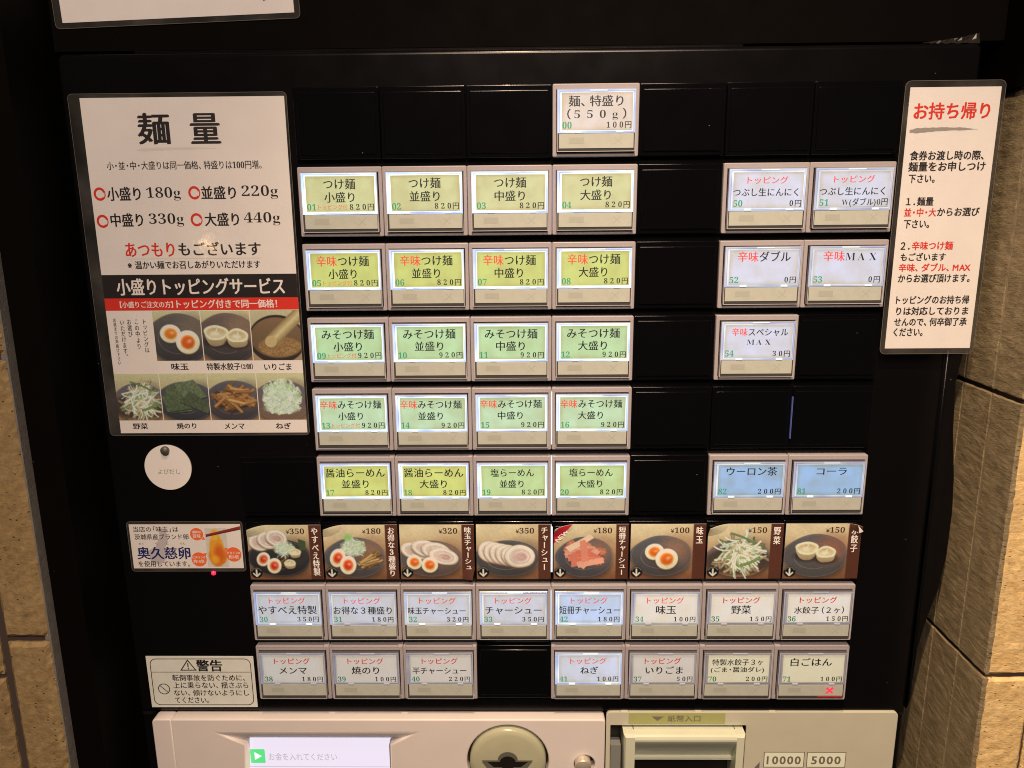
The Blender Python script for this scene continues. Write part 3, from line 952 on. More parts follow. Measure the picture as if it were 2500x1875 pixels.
obj('added_shade_board', mb.mesh('added_shade_board', [m_board]), wall)  # added black board in place of the shade on this pillar's top
mb = MB(); mb.box(XL + 0.5, -293, -32, 66, -620, 330)
obj('black_filler_post', mb.mesh('black_filler_post', [m_board], False), label='black painted filler post between the left brick pillar and the ticket machine', category='post')

# ------------------------------------------------------------------ ticket machine
mach = thing('ticket_machine', 'black meal ticket vending machine with rows of lit buttons and a beige payment console', 'vending machine')
obj('front_panel', plate('front_panel', [rrect(-286.8, 244.6, -410.5, 20.1, 4)[:12] + [(-286.8, -410.5), (244.6, -410.5)]], 5, 22, 2.6, [m_panel], 7), mach)
shadow_outline = [(243.5, -9), (248, -14), (252, -40), (255, -90), (254, -150), (250.5, -176), (252.5, -208), (256.5, -238), (258.2, -262), (258.0, -292), (255.5, -316), (250, -338), (246.5, -360), (245, -402), (243.5, -406)]  # added piece, outline follows the curved shadow edge on the side tiles
obj('added_shadow_trim', plate('added_shadow_trim', [shadow_outline], 1.5, 20, 1.4, [m_panel], 4), mach)
mb = MB(); mb.box(-284, 242, 23, 60, -560, 18.5); obj('cabinet', mb.mesh('cabinet', [m_panel]), mach)
mb = MB(); mb.box(-286.8, -277.2, 5.2, 22, -560, -410.6, ch=2); obj('lower_edge', mb.mesh('lower_edge', [m_panel]), mach)
mb = MB(); mb.box(239.6, 244.6, 5.2, 22, -560, -410.6, ch=2); obj('lower_edge', mb.mesh('lower_edge', [m_panel]), mach)
mb = MB(); mb.box(-243, 110, 9, 12, 20.0, 21.8, ch=.4); obj('top_strip', mb.mesh('top_strip', [m_panel]), mach)

PX, PZ, BW, BH = 50.0, 44.555, 49.75, 40.3
def cell(c, r):
    return (-200 + c * PX + (PX - BW) / 2, -r * PZ)

# shared button meshes: origin = top left corner, front of the bezel at y=0
bezel_me = plate('button_bezel', [rrect(0, BW, -BH, 0, .8, 3), [(2.2, -3.2), (2.2, -37.9), (47.6, -37.9), (47.6, -3.2)]], 0, 5.5, 0.45, [m_bezel])
mb = MB()
mb.box(2.5, 47.3, -2.3, 5, -37.6, -3.5, ch=.25)
mb.box(3.3, 46.6, -2.45, -2.0, -37.3, -35.9)
hous_me = mb.mesh('button_housing', [m_body])
mb = MB()   # light guide ring
Y = -2.55
def frame(mb, x0, x1, z0, z1, w, y, mi=0):
    a, b, c_, d = (w if isinstance(w, tuple) else (w,) * 4)
    mb.quad(x0, x1, z1 - a, z1, y, mi); mb.quad(x0, x1, z0, z0 + b, y, mi)
    mb.quad(x0, x0 + c_, z0 + b, z1 - a, y, mi); mb.quad(x1 - d, x1, z0 + b, z1 - a, y, mi)
frame(mb, 2.6, 47.2, -27.3, -3.6, (1.05, .7, 1.5, .9), Y, 0)
frame(mb, 3.95, 46.45, -26.75, -4.5, (.25, .25, .25, .2), Y - .02, 1)
frame(mb, 4.1, 46.3, -26.5, -4.75, (.85, .8, 1.4, .7), Y, 2)
rim_me = mb.mesh('light_guide', [m_rim, m_rimline, m_rim2])
CLIPS = []
for x0, x1, z0, z1 in ((21.3, 31.3, -4.5, -3.8), (12.2, 16.0, -27.2, -26.1), (36.6, 40.4, -27.2, -26.1)):
    mb = MB(); mb.box(x0, x1, -3.2, -2.6, z0, z1, ch=.12); CLIPS.append((mb.mesh('cover_clip', [m_clip]), None))
    CLIPS[-1] = (CLIPS[-1][0], mb.mesh('cover_clip', [m_clip_dim]))
mb = MB(); mb.box(3.6, 46.6, -2.75, -2.3, -35.8, -27.6, ch=.1)
strip_me = mb.mesh('blank_strip', [m_strip])
mb = MB()
mb.quad(2.4, 47.4, -37.7, -3.4, -3.75, 0)
for fr in ((2.4, 47.4, -37.7, -3.4, .35),):
    frame(mb, fr[0], fr[1], fr[2], fr[3], fr[4], -3.78, 1)
frame(mb, 4.0, 46.0, -5.3, -4.7, .12, -3.77, 1)
for x in (2.4, 47.4):
    mb.add([(x, -3.75, -37.7), (x, -3.75, -3.4), (x, -0.2, -3.4), (x, -0.2, -37.7)], [(0, 1, 2, 3)], 0)
for z in (-3.4, -37.7):
    mb.add([(2.4, -3.75, z), (47.4, -3.75, z), (47.4, -0.2, z), (2.4, -0.2, z)], [(0, 1, 2, 3)], 0)
cover_me = mb.mesh('clear_cover', [m_cover, m_edge])

cap_me = plate('blank_cap', [rrect(0.1, BW - .1, -BH, 0, .7, 3)], 1.0, 5.5, .55, [m_cap], 5)
cap_face_me = plate('cap_face', [rrect(2.2, BW - 2.2, -BH + 2.6, -3.1, .5, 3)], 0.3, 1.6, .5, [m_cap], 5)

PAL = {
    'pink': ('pinkish white', (212, 196, 188), .3), 'ylw': ('pale yellow green', (202, 202, 146), .22), 'ylwb': ('yellow green', (198, 206, 112), .2),
    'mint': ('light green', (180, 212, 160), .2), 'pale': ('pale mint', (188, 216, 178), .2), 'lime': ('yellow', (206, 212, 116), .2), 'sage': ('pale green', (188, 212, 148), .2),
    'lav': ('lavender white', (200, 202, 224), .3), 'blue': ('light blue', (146, 180, 222), .2), 'lav2': ('lavender white', (196, 196, 210), .4),
    'cool': ('cool white', (188, 204, 240), .3), 'wh': ('greyish white', (214, 202, 192), .66), 'wd': ('dull white', (194, 181, 172), .62), 'wb': ('dull beige', (204, 190, 158), .68), 'lav3': ('lavender white', (204, 206, 226), .35),
}
for k, (nm, rgb, pw) in PAL.items():
    PAL[k] = (nm, lit_card_mat(nm.replace(' ', '_') + '_card', rgb, pw))

TP = 'トッピング'
def L(*a):
    return list(a)
# (col, row, palette, glow, number, price, [ (segments, x0, x1, baseline z, height) ... ], extra)
A1, A2 = -12.4, -19.9
R, K = 1, 0
BT = [
    (4, 0, 'pink', .85, '00', '100', [([('麺、特盛り', K)], 9.2, 40.2, A1, 6.0), ([('（550g）', K)], 8.4, 42.0, -19.2, 5.6)]),
]
for i, sz in enumerate(('小', '並', '中', '大')):
    BT.append((1 + i, 1, 'ylw', 1.35, '%02d' % (1 + i), '820', [([('つけ麺', K)], 16.0, 34.5, A1, 6.1), ([(sz + '盛り', K)], 16.2, 33.8, A2, 6.0)]))
    BT.append((1 + i, 2, 'ylwb', 1.2, '%02d' % (5 + i), '820', [([('辛味', R), ('つけ麺', K)], 8.9, 40.2, A1 - .2, 6.2), ([(sz + '盛り', K)], 15.8, 32.6, A2 - .2, 6.0)]))
    BT.append((1 + i, 3, 'mint', 1.2, '%02d' % (9 + i), '920', [([('みそつけ麺', K)], 9.2, 41.0, A1, 6.1), ([(sz + '盛り', K)], 16.0, 33.4, A2, 5.9)]))
    BT.append((1 + i, 4, 'pale', 1.15, '%02d' % (13 + i), '920', [([('辛味', R), ('みそつけ麺', K)], 5.4, 43.6, A1 + .6, 5.4), ([(sz + '盛り', K)], 16.4, 31.8, A2 + .8, 5.2)]))
BT += [
    (1, 5, 'lime', 1.15, '17', '820', [([('醤油らーめん', K)], 6.2, 43.8, A1 + .2, 6.0), ([('並盛り', K)], 16.0, 33.2, A2 + .3, 5.8)]),
    (2, 5, 'lime', 1.15, '18', '820', [([('醤油らーめん', K)], 6.2, 43.8, A1 + .2, 6.0), ([('大盛り', K)], 16.0, 33.2, A2 + .3, 5.8)]),
    (3, 5, 'sage', 1.15, '19', '820', [([('塩らーめん', K)], 11.2, 38.6, A1 + .2, 5.4), ([('並盛り', K)], 16.8, 32.0, A2 + .3, 5.2)]),
    (4, 5, 'sage', 1.15, '20', '820', [([('塩らーめん', K)], 11.2, 38.6, A1 + .2, 5.4), ([('大盛り', K)], 16.6, 32.0, A2 + .3, 5.2)]),
    (6, 1, 'lav', .8, '50', '0', [([(TP, R)], 13.2, 36.6, -11.6, 4.2), ([('つぶし生にんにく', K)], 5.4, 43.0, -18.6, 4.7)]),
    (7, 1, 'lav', .6, '51', 'W(ダブル)0', [([(TP, R)], 13.2, 36.6, -11.6, 4.2), ([('つぶし生にんにく', K)], 5.4, 43.0, -18.6, 4.7)]),
    (6, 2, 'lav', .6, '52', '0', [([('辛味', R), ('ダブル', K)], 10, 41, -11.8, 6.0)]),
    (7, 2, 'lav', .55, '53', '0', [([('辛味', R), ('MAX', K)], 10.6, 42, -11.8, 6.0)]),
    (6, 3, 'lav', .6, '54', '30', [([('辛味', R), ('スペシャル', K)], 9.2, 43.0, -11.8, 4.8), ([('MAX', K)], 18.6, 33.0, -17.6, 4.4)]),
    (6, 5, 'blue', .6, '82', '200', [([('ウーロン茶', K)], 10.4, 42.0, -12.0, 5.8)]),
    (7, 5, 'blue', .55, '81', '200', [([('コーラ', K)], 17.0, 35.6, -12.0, 5.4)]),
]
for c, n, pr, s, x0, x1, h, pal, gl in ((0, '30', '350', 'やすべえ特製', 5.2, 44.0, 6.2, 'lav2', .62), (1, '31', '180', 'お得な３種盛り', 5.6, 44.2, 5.6, 'lav2', .5), (2, '32', '320', '味玉チャーシュー', 5.2, 43.2, 5.0, 'lav2', .55),
                                (3, '33', '350', 'チャーシュー', 6.5, 43.5, 5.8, 'lav2', .6), (4, '42', '180', '短冊チャーシュー', 5.4, 45.2, 5.8, 'cool', .95), (5, '34', '100', '味玉', 19.0, 32.0, 6.2, 'wh', .35),
                                (6, '35', '150', '野菜', 18.4, 31.2, 6.2, 'wh', .22), (7, '36', '150', '水餃子（２ヶ）', 9.6, 42.0, 5.0, 'wh', .18)):
    BT.append((c, 7, pal, gl, n, pr, [([(TP, R)], 12.8, 36.9, -11.4, 4.6), ([(s, K)], x0, x1, -18.8, h)]))
for c, n, pr, s, x0, x1, h, pal, gl in ((0, '38', '180', 'メンマ', 16.0, 34.4, 5.6, 'wd', .2), (1, '39', '100', '焼のり', 15.4, 33.8, 5.8, 'wd', .2), (2, '40', '220', '半チャーシュー', 6.4, 42.6, 5.2, 'wd', .2),
                                (4, '41', '100', 'ねぎ', 19.6, 31.4, 5.6, 'lav3', .75), (5, '37', '50', 'いりごま', 13.6, 38.4, 5.8, 'wd', .15)):
    BT.append((c, 8, pal, gl, n, pr, [([(TP, R)], 12.8, 36.9, -11.4, 4.6), ([(s, K)], x0, x1, -18.8, h)]))
BT += [(6, 8, 'wb', .1, '70', '200', [([('特製水餃子３ヶ', K)], 7.8, 41.6, -12.4, 4.8), ([('(ごま・醤油ダレ)', K)], 7.0, 42.4, -17.6, 4.0)]),
       (7, 8, 'wb', .12, '71', '100', [([('白ごはん', K)], 10.2, 37.4, -12.8, 6.0)])]

m_cross = mat('red_cross_lamp', (0.5, 0.05, 0.05), 0.4, emit=(1.0, 0.03, 0.09), estr=1.0)
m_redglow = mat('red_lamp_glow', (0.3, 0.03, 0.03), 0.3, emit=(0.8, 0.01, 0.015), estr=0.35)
m_smudge = ink_faint


def smudge_strip():
    mb = MB()
    mb.quad(9.0, 18.5, -33.4, -29.6, -2.80, 0)
    mb.quad(10.8, 15.6, -32.9, -30.4, -2.83, 0)
    return mb


used = set()
cards = {}
for (c, r, pal, glow, num, price, lines) in BT:
    used.add((c, r))
    nm, cm = PAL[pal]
    x, z = cell(c, r)
    lab = '%s button numbered %s, price %s yen' % (nm if glow < .3 else 'lit ' + nm, num, price.replace('W(ダブル)', ''))
    if num == '71':
        lab = 'dull beige button numbered 71 with a glowing red cross'
    b = obj('ticket_button', bezel_me, mach, (x, 0, z), label=lab)
    obj('button_housing', hous_me, b)
    g = obj('light_guide', rim_me, b); g.color = (glow * 1.2, 0, 0, 1)
    if pal not in cards:
        mb = MB(); mb.box(5.2, 45.8, -2.95, -2.6, -25.7, -5.4, ch=.05); cards[pal] = mb.mesh('label_card', [cm])
    tilt = random.uniform(-.3, .3); sh_ = random.uniform(-.15, .15)
    o = obj('label_card', cards[pal], b, (sh_, 0, 0)); o.rotation_euler = (0, math.radians(tilt), 0)
    obj('blank_strip', strip_me, b)
    for q in CLIPS:
        obj('cover_clip', q[0] if glow > .5 else q[1], b)
    obj('clear_cover', cover_me, b)
    lit = glow > .3
    mb = MB(); y = -3.0
    for segs, x0, x1, zb, h in lines:
        line_text(mb, segs, x0, x1, zb, h, y, 'min', any('MAX' in q[0] or '550' in q[0] for q in segs))
    text(mb, num, 5.6, -24.9, 10.9, -21.1, y, 2, 'serb')
    dig = {'0': '０'}
    if num == '51':
        line_text(mb, [('W(ダブル)0円', 0)], 18.6, 45.0, -24.5, 4.2, y, 'min')
    else:
        n = len(price)
        x1 = 43.4 if r > 0 or c != 4 else 43.4
        L_ = [(chr(_SER[ord(q)]), i) for i, q in enumerate(price)]
        st = 3.75
        for q, i in L_:
            vs, fs = glyph(q)
            mb.add([(41.6 - st * (n - i) + (a + .08) * 4.2, y, -24.6 + b_ * 4.5) for a, b_ in vs], fs, 0)
        text(mb, '円', 41.5, -25.0, 45.0, -21.3, y, 0, 'min')
    if num in ('01', '05', '09', '13'):
        text(mb, 'トッピング付', 12.2, -24.5, 29.6, -21.6, y, 1, 'plain')
    # faint price tab and the unlit cross on the strip
    mb.quad(9.6, 18.2, -33.2, -29.8, -2.79, 3)
    if num != '71':
        for sgn in (1, -1):
            mb.line(35.4, -31.7 - 2.0 * sgn, 39.8, -31.7 + 2.0 * sgn, .3, -2.80 - .01 * sgn, 3)
    lo = obj('lettering', mb.mesh('lettering', [lit_black if lit else ink_black, lit_red if lit else ink_red, lit_green if lit else ink_green, m_smudge]), b, (sh_, 0, 0))
    lo.rotation_euler = (0, math.radians(tilt), 0)
    if num == '71':
        mb = MB()
        for sgn in (1, -1):
            mb.line(35.4, -31.7 - 2.2 * sgn, 40.0, -31.7 + 2.2 * sgn, 1.5, -2.82 - .02 * sgn, 0)
        obj('cross_mark', mb.mesh('cross_mark', [m_cross]), b)
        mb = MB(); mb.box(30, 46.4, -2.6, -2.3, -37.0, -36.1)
        obj('red_glow', mb.mesh('red_glow', [m_redglow]), b)

for r in range(9):
    for c in range(8):
        if (c, r) in used or (c == 0 and r < 5):
            continue
        x, z = cell(c, r)
        o = obj('blank_cap', cap_me, mach, (x, 0, z)); obj('cap_face', cap_face_me, o)

# light leaking through gaps of the grid
m_leak = mat('backlight_leak', (0.3, 0.3, 0.3), 0.4, emit=(0.62, 0.85, 1.0), estr=1.1)
m_leak_blue = mat('blue_backlight_leak', (0.1, 0.1, 0.2), 0.4, emit=(0.03, 0.06, 0.17), estr=1.0)
for (xc, za, zb, w, m) in ((150.0, -185, -212, .22, m_leak_blue), (0.0, -271, -303, 1.9, m_leak), (0.0, -181, -215, .5, m_leak), (0.0, -223.5, -262, .55, m_leak), (0.0, -46, -82, .3, m_leak_blue), (0.0, -316, -352, .4, m_leak)):
    mb = MB(); mb.box(xc - w / 2, xc + w / 2, -0.12 if w < 1 else .9, 5, zb, za)
    obj('light_gap', mb.mesh('light_gap', [m]), mach)

# small red power lamp in the panel
mb = MB()
for k in range(4):
    pass
led = MB(); n = 14
vs = [(0, -1.4, 0)]; 
for rr, yy in ((.9, -1.15), (1.45, -.5), (1.65, .4)):
    vs += [(rr * math.cos(2 * math.pi * k / n), yy, rr * math.sin(2 * math.pi * k / n)) for k in range(n)]
fs = [(0, 1 + (k + 1) % n, 1 + k) for k in range(n)]
for q in range(2):
    for k in range(n):
        a = 1 + q * n + k; b = 1 + q * n + (k + 1) % n
        fs.append((a, b, b + n, a + n))
led.add(vs, fs)
m_led = mat('red_led', (0.5, 0.02, 0.02), 0.2, emit=(1.0, 0.015, 0.06), estr=2.5)
obj('power_lamp', led.mesh('power_lamp', [m_led], True), mach, (-225.4, 4.9, -305.2))

# ---- payment console
m_cons = mat('beige_console_plastic', alb(196, 163, 140), 0.42, noise=0.03, nscale=40, bump=0.03, bscale=900)
m_plate = mat('beige_bill_plate', alb(174, 148, 116), 0.45, noise=0.03, nscale=60, bump=0.03, bscale=900)
YF = -2.0
hole = [(-232.3, -421.6), (-222, -426.8), (-212.1, -431.5), (-215.0, -470), (-112.0, -470), (-111.4, -431.5), (-101.5, -426.2), (-92.5, -421.4)]
out = rrect(-263.0, 37.4, -520, -411.5, 2.0, 3)
obj('console_shell', plate('console_shell', [out, hole, circ(-29.8, -444.4, 28.4), circ(23.4, -446.8, 7.2, 28)], YF, 8, 1.1, [m_cons], 3), mach)
obj('console_end', plate('console_end', [[(-276.0, -520), (-263.3, -520), (-262.6, -412.2), (-264, -411.6), (-273.8, -411.6), (-275.4, -412.6), (-276.0, -414.2)]], YF, 8, 0.9, [m_cons], 3), mach)
# scoop above the screen: a curved lip that rolls inwards
mb = MB(); N = 12; Mx = 24; vs = []; fs = []
for j in range(N + 1):
    t = j / N
    z = -420.9 - 10.9 * t; y = YF - .05 + 8.2 * t ** 1.8
    xa = -233.4 + 20.6 * t; xb = -91.4 - 19.4 * t
    for i in range(Mx + 1):
        vs.append((xa + (xb - xa) * i / Mx, y, z))
for j in range(N):
    for i in range(Mx):
        fs.append((j * (Mx + 1) + i, (j + 1) * (Mx + 1) + i, (j + 1) * (Mx + 1) + i + 1, j * (Mx + 1) + i + 1))
mb.add(vs, fs)
obj('scoop', mb.mesh('scoop', [m_cons], True), mach)
m_screen = mat('lit_screen', (0.04, 0.04, 0.05), 0.15, emit=(0.86, 0.77, 0.90), estr=1.0)
m_scrline = mat('screen_grey', (0.04, 0.04, 0.05), 0.2, emit=(0.45, 0.40, 0.46), estr=1.0)
m_scrgreen = mat('screen_green', (0.04, 0.1, 0.05), 0.2, emit=(0.09, 0.72, 0.23), estr=1.0)
m_scrwhite = mat('screen_white', (0.1, 0.1, 0.1), 0.2, emit=(0.95, 0.95, 0.95), estr=1.0)
mb = MB(); mb.box(-216.5, -109.5, 6.0, 8, -520, -430.5, 0)
o = obj('display_screen', mb.mesh('display_screen', [m_screen]), mach)
mb = MB(); mb.poly(rrect(-212.8, -202.3, -452.4, -441.1, .8), 5.9, 0); mb.poly([(-209.8, -450), (-209.8, -443.4), (-204.6, -446.7)], 5.85, 1)
obj('play_icon', mb.mesh('play_icon', [m_scrgreen, m_scrwhite]), o)
mb = MB(); text(mb, 'お金を入れてください', -199.6, -450.2, -151.2, -444.2, 5.88, 0, 'plain'); mb.quad(-216, -110, -455.6, -455.2, 5.9, 0)
obj('lettering', mb.mesh('lettering', [m_scrline]), o)
mb = MB(); mb.box(-217.8, -214.8, -1.2, 8, -520, -431.9, 0); mb.box(-112.3, -111.0, -1.2, 8, -520, -431.9, 0)
obj('screen_frame', mb.mesh('screen_frame', [mat('screen_frame_grey', alb(112, 98, 92), .3)]), mach)

# coin slot disc
m_coin = mat('olive_beige_disc', alb(156, 134, 98), 0.22, noise=0.05, nscale=90, bump=0.06, bscale=350)
mb = MB(); n = 64; rings = [(26.6, 3.0), (26.4, -2.2), (25.2, -3.6), (22, -4.2), (15, -4.9), (7, -5.2), (0.01, -5.3)]
vs = []; fs = []
for rr, yy in rings:
    vs += [(rr * math.cos(2 * math.pi * k / n), yy, rr * math.sin(2 * math.pi * k / n)) for k in range(n)]
for q in range(len(rings) - 1):
    for k in range(n):
        a = q * n + k; b = q * n + (k + 1) % n
        fs.append((a, a + n, b + n, b))
mb.add(vs, fs)
disc = obj('coin_disc', mb.mesh('coin_disc', [m_coin], True), mach, (-29.8, 0, -444.4))
mb = MB()
def arch(r, y, z0):
    return [(-18.0, 3.6), (-7, 3.6)] + [(-7 * math.cos(math.pi * k / 12) , 3.6 + 6.6 * math.sin(math.pi * k / 12)) for k in range(1, 12)] + [(7, 3.6), (17.4, 3.6), (12.0, -4.6), (-13.2, -4.6)]
mb.poly(arch(0, 0, 0), -5.45, 0)
mb.poly([(-14.2, 2.4), (14.0, 2.4), (9.0, -1.8), (-9.6, -1.8)], -5.5, 1)
mb.disc(0, 1.6, 5.6, 5.2, -5.52, 1)
mb.box(-14, 13.4, -6.6, -5.3, -8.4, -4.6, 2, ch=.4)
obj('coin_slot', mb.mesh('coin_slot', [mat('slot_shade', alb(84, 72, 54), .5), m_dark, m_coin]), disc)
mb = MB(); mb.box(-58.6, -1, 7.6, 8.2, -474, -415.6, 0); mb.box(15, 32, 7.6, 8.2, -456, -438, 0)
obj('console_gap_backing', mb.mesh('console_gap_backing', [mat('brown_gap', (0.05, .03, .022), .6)]), mach)

# coin return knob
m_metal = mat('brushed_steel', (0.62, 0.58, 0.5), 0.34, metal=0.55)
m_metal.node_tree.nodes['Principled BSDF'].inputs['Anisotropic'].default_value = 0.7
mb = MB(); n = 32; rings = [(5.6, 4), (5.6, -6.6), (5.0, -7.3), (0.01, -7.5)]; vs = []; fs = []
for rr, yy in rings:
    vs += [(rr * math.cos(2 * math.pi * k / n), yy, rr * math.sin(2 * math.pi * k / n)) for k in range(n)]
for q in range(3):
    for k in range(n):
        a = q * n + k; b = q * n + (k + 1) % n
        fs.append((a, a + n, b + n, b))
mb.add(vs, fs)
obj('return_knob', mb.mesh('return_knob', [m_metal], True), mach, (22.2, 0, -445.2))

# bill acceptor
bp = obj('bill_plate', plate('bill_plate', [rrect(38.6, 239.0, -520, -408.9, 3.4), [(41.7, -520.1 + 1), (41.7, -419.5), (135.2, -419.5), (135.2, -519)]], 3.0, 6, .5, [m_plate]), mach)
mb = MB()
for a, b_ in (((148.9, -452.8), (177.2, -440.3)), ((178.8, -452.8), (206.0, -440.4))):
    mb.poly([(a[0], a[1]), (b_[0], a[1]), (b_[0], b_[1]), (a[0], b_[1])], 2.92, 0)
    mb.poly([(a[0] + .55, a[1] + .55), (b_[0] - .55, a[1] + .55), (b_[0] - .55, b_[1] - .55), (a[0] + .55, b_[1] - .55)], 2.88, 1)
text(mb, '10000', 151.3, -450.1, 174.6, -443.8, 2.84, 0, 'bold'); text(mb, '5000', 182.3, -450.0, 202.3, -443.8, 2.84, 0, 'bold')
mb.poly([(146.4, -455), (146.4, -448.4), (141.4, -455)], 2.9, 2)
obj('lettering', mb.mesh('lettering', [ink_brown, mat('pale_value_box', alb(206, 184, 146), .5), mat('grey_arrow', alb(96, 80, 70), .5)]), bp)
obj('bill_recess', (lambda m: (m.box(41, 136, 14, 16, -520, -418.8, 0), m.box(42.2, 49.4, 5.2, 14, -520, -437, 1))and m)(MB()).mesh('bill_recess', [m_dark, mat('grey_guide', alb(110, 96, 80), .5)]), mach)
m_flap = mat('cream_bill_flap', alb(184, 162, 126), 0.28, noise=0.03, nscale=60)
mb = MB()
prof = [(14, -421.6), (2, -421.6), (-3.2, -422.0), (-4.6, -423.0), (-5.2, -424.6), (-5.2, -426.0), (-4.4, -428.0), (-2, -432), (1.5, -437), (4.6, -442), (6.0, -445.2), (4.4, -446.2), (4.2, -447.6), (6.5, -448.6), (13, -449.5)]
def sweep(mb, prof, x0, x1, flare, mi):
    vs = []; fs = []; N = 12
    for i in range(N + 1):
        t = i / N
        for (y, z) in prof:
            vs.append((x0 + (x1 - x0) * t, y, z))
    m_ = len(prof)
    for i in range(N):
        for j in range(m_ - 1):
            a = i * m_ + j
            fs.append((a, a + 1, a + m_ + 1, a + m_))
    mb.add(vs, fs, mi)
sweep(mb, prof, 57.0, 127.5, 0, 0)
for (xa, xb, xc, xd) in ((50.0, 57.6, 52.0, 57.6), (127.0, 133.2, 127.0, 131.6)):
    # cheeks narrow a little towards the bottom like the moulded guide
    za, zb = -421.6, -520
    y0 = -5.3; c = 1.2
    vs = [(xa + (c if xa < 60 else 0), y0, za - 1.4), (xb - (c if xa > 60 else 0), y0, za - 1.4), (xd + .0, y0 + 1.0, zb), (xc, y0 + 1.0, zb),
          (xa, y0 + 2.4, za), (xb, y0 + 2.4, za), (xd, 14, zb), (xc, 14, zb), (xa, 14, za), (xb, 14, za)]
    fs = [(3, 2, 1, 0), (0, 1, 5, 4), (4, 5, 9, 8), (0, 4, 8, 7, 3), (1, 2, 6, 9, 5)]
    mb.add(vs, fs, 0)
flap = obj('bill_flap', mb.mesh('bill_flap', [m_flap], False), mach)

# ------------------------------------------------------------------ things stuck on the machine
m_ylab = mat('yellow_tape', alb(150, 133, 74), 0.4, noise=0.05, nscale=80)
st = thing('bill_slot_label', 'yellow tape label with a down arrow above the bill slot', 'label')
obj('tape', plate('tape', [rrect(54.0, 120.5, -417.9, -409.6, .3)], 2.7, 2.95, .04, [m_ylab]), st)
mb = MB(); mb.poly([(69.6, -412.2), (78.1, -412.2), (73.9, -415.7)], 2.62, 0); text(mb, '紙幣入口', 80.9, -416.3, 103.3, -411.3, 2.62, 0, 'min')
obj('lettering', mb.mesh('lettering', [ink_brown]), st)

# warning sticker
st = thing('warning_sticker', 'aged white warning sticker with black triangle, above the console on the left', 'sticker')
obj('sticker', plate('sticker', [[(-278.2, -366.9), (-204.0, -367.1), (-203.8, -406.4), (-278.0, -406.6)]], 4.6, 4.95, .05, [m_sticker]), st)
mb = MB(); Yk = 4.5
def outline(mb, pts, w, y, mi):
    n = len(pts); cx = sum(p[0] for p in pts) / n; cz = sum(p[1] for p in pts) / n
    vs = []; fs = []
    for i in range(n):
        p0, p1, p2 = pts[i - 1], pts[i], pts[(i + 1) % n]
        d1 = Vector((p1[0] - p0[0], p1[1] - p0[1])).normalized(); d2 = Vector((p2[0] - p1[0], p2[1] - p1[1])).normalized()
        nn = Vector((-(d1 + d2).y, (d1 + d2).x)).normalized(); cs = max(.3, nn.dot(Vector((-d1.y, d1.x))))
        vs += [(p1[0] - nn.x * w / 2 / cs, y, p1[1] - nn.y * w / 2 / cs), (p1[0] + nn.x * w / 2 / cs, y, p1[1] + nn.y * w / 2 / cs)]
    for i in range(n):
        a = 2 * i; b = 2 * ((i + 1) % n); fs.append((a, a + 1, b + 1, b))
    mb.add(vs, fs, mi)
outline(mb, rrect(-275.6, -206.2, -404.6, -369.0, 4.2), .5, Yk, 0)
mb.quad(-275.3, -206.4, -379.3, -378.95, Yk - .01, 0)
outline(mb, [(-254.6, -377.6), (-249.5, -370.0), (-244.4, -377.6)], .7, Yk, 0)
mb.quad(-249.9, -249.1, -375.4, -372.2, Yk - .02, 0); mb.disc(-249.5, -376.5, .5, .5, Yk - .02, 0, 10)
text(mb, '警告', -243.6, -378.4, -226.0, -369.8, Yk, 0, 'bold')
outline(mb, circ(-268.0, -392.2, 3.9, 28), .55, Yk, 0); mb.line(-270.7, -389.5, -265.3, -394.9, .5, Yk - .02, 0)
for s, x0, z0, x1, z1 in [('転倒事故を防ぐために、', -261.3, -385.9, -210.9, -381.1), ('上に乗らない、揺さぶら', -261.2, -391.7, -209.1, -386.8),
                          ('ない、傾けないようにし', -261.3, -397.5, -209.1, -392.8), ('てください。', -261.1, -403.3, -237.5, -398.6)]:
    text(mb, s, x0, z0, x1, z1, Yk, 0, 'min')
obj('lettering', mb.mesh('lettering', [ink_black]), st)


def laminated(t, fx, px, y, r=2.6):
    """fx film rectangle, px paper rectangle (x0, x1, z0, z1); y = back of the film; returns the plane of the print"""
    x0, x1, z0, z1 = fx; a0, a1, b0, b1 = px
    obj('laminate_margin', plate('laminate_margin', [rrect(x0, x1, z0, z1, r), [(a0, b0), (a0, b1), (a1, b1), (a1, b0)]], y - .35, y, .05, [m_seal]), t)
    mb = MB(); outline(mb, rrect(x0 + .12, x1 - .12, z0 + .12, z1 - .12, r), .22, y - .40, 0)
    obj('laminate_edge', mb.mesh('laminate_edge', [m_edge_film]), t)
    mb = MB(); mb.box(a0, a1, y - .3, y - .02, b0, b1); obj('paper', mb.mesh('paper', [m_paper]), t)
    mb = MB(); mb.quad(a0 - .02, a1 + .02, b0 - .02, b1 + .02, y - .55, 0); obj('film', mb.mesh('film', [m_film]), t)
    return y - .36


m_edge_film = mat('film_edge', (0.16, 0.155, 0.14), 0.2)

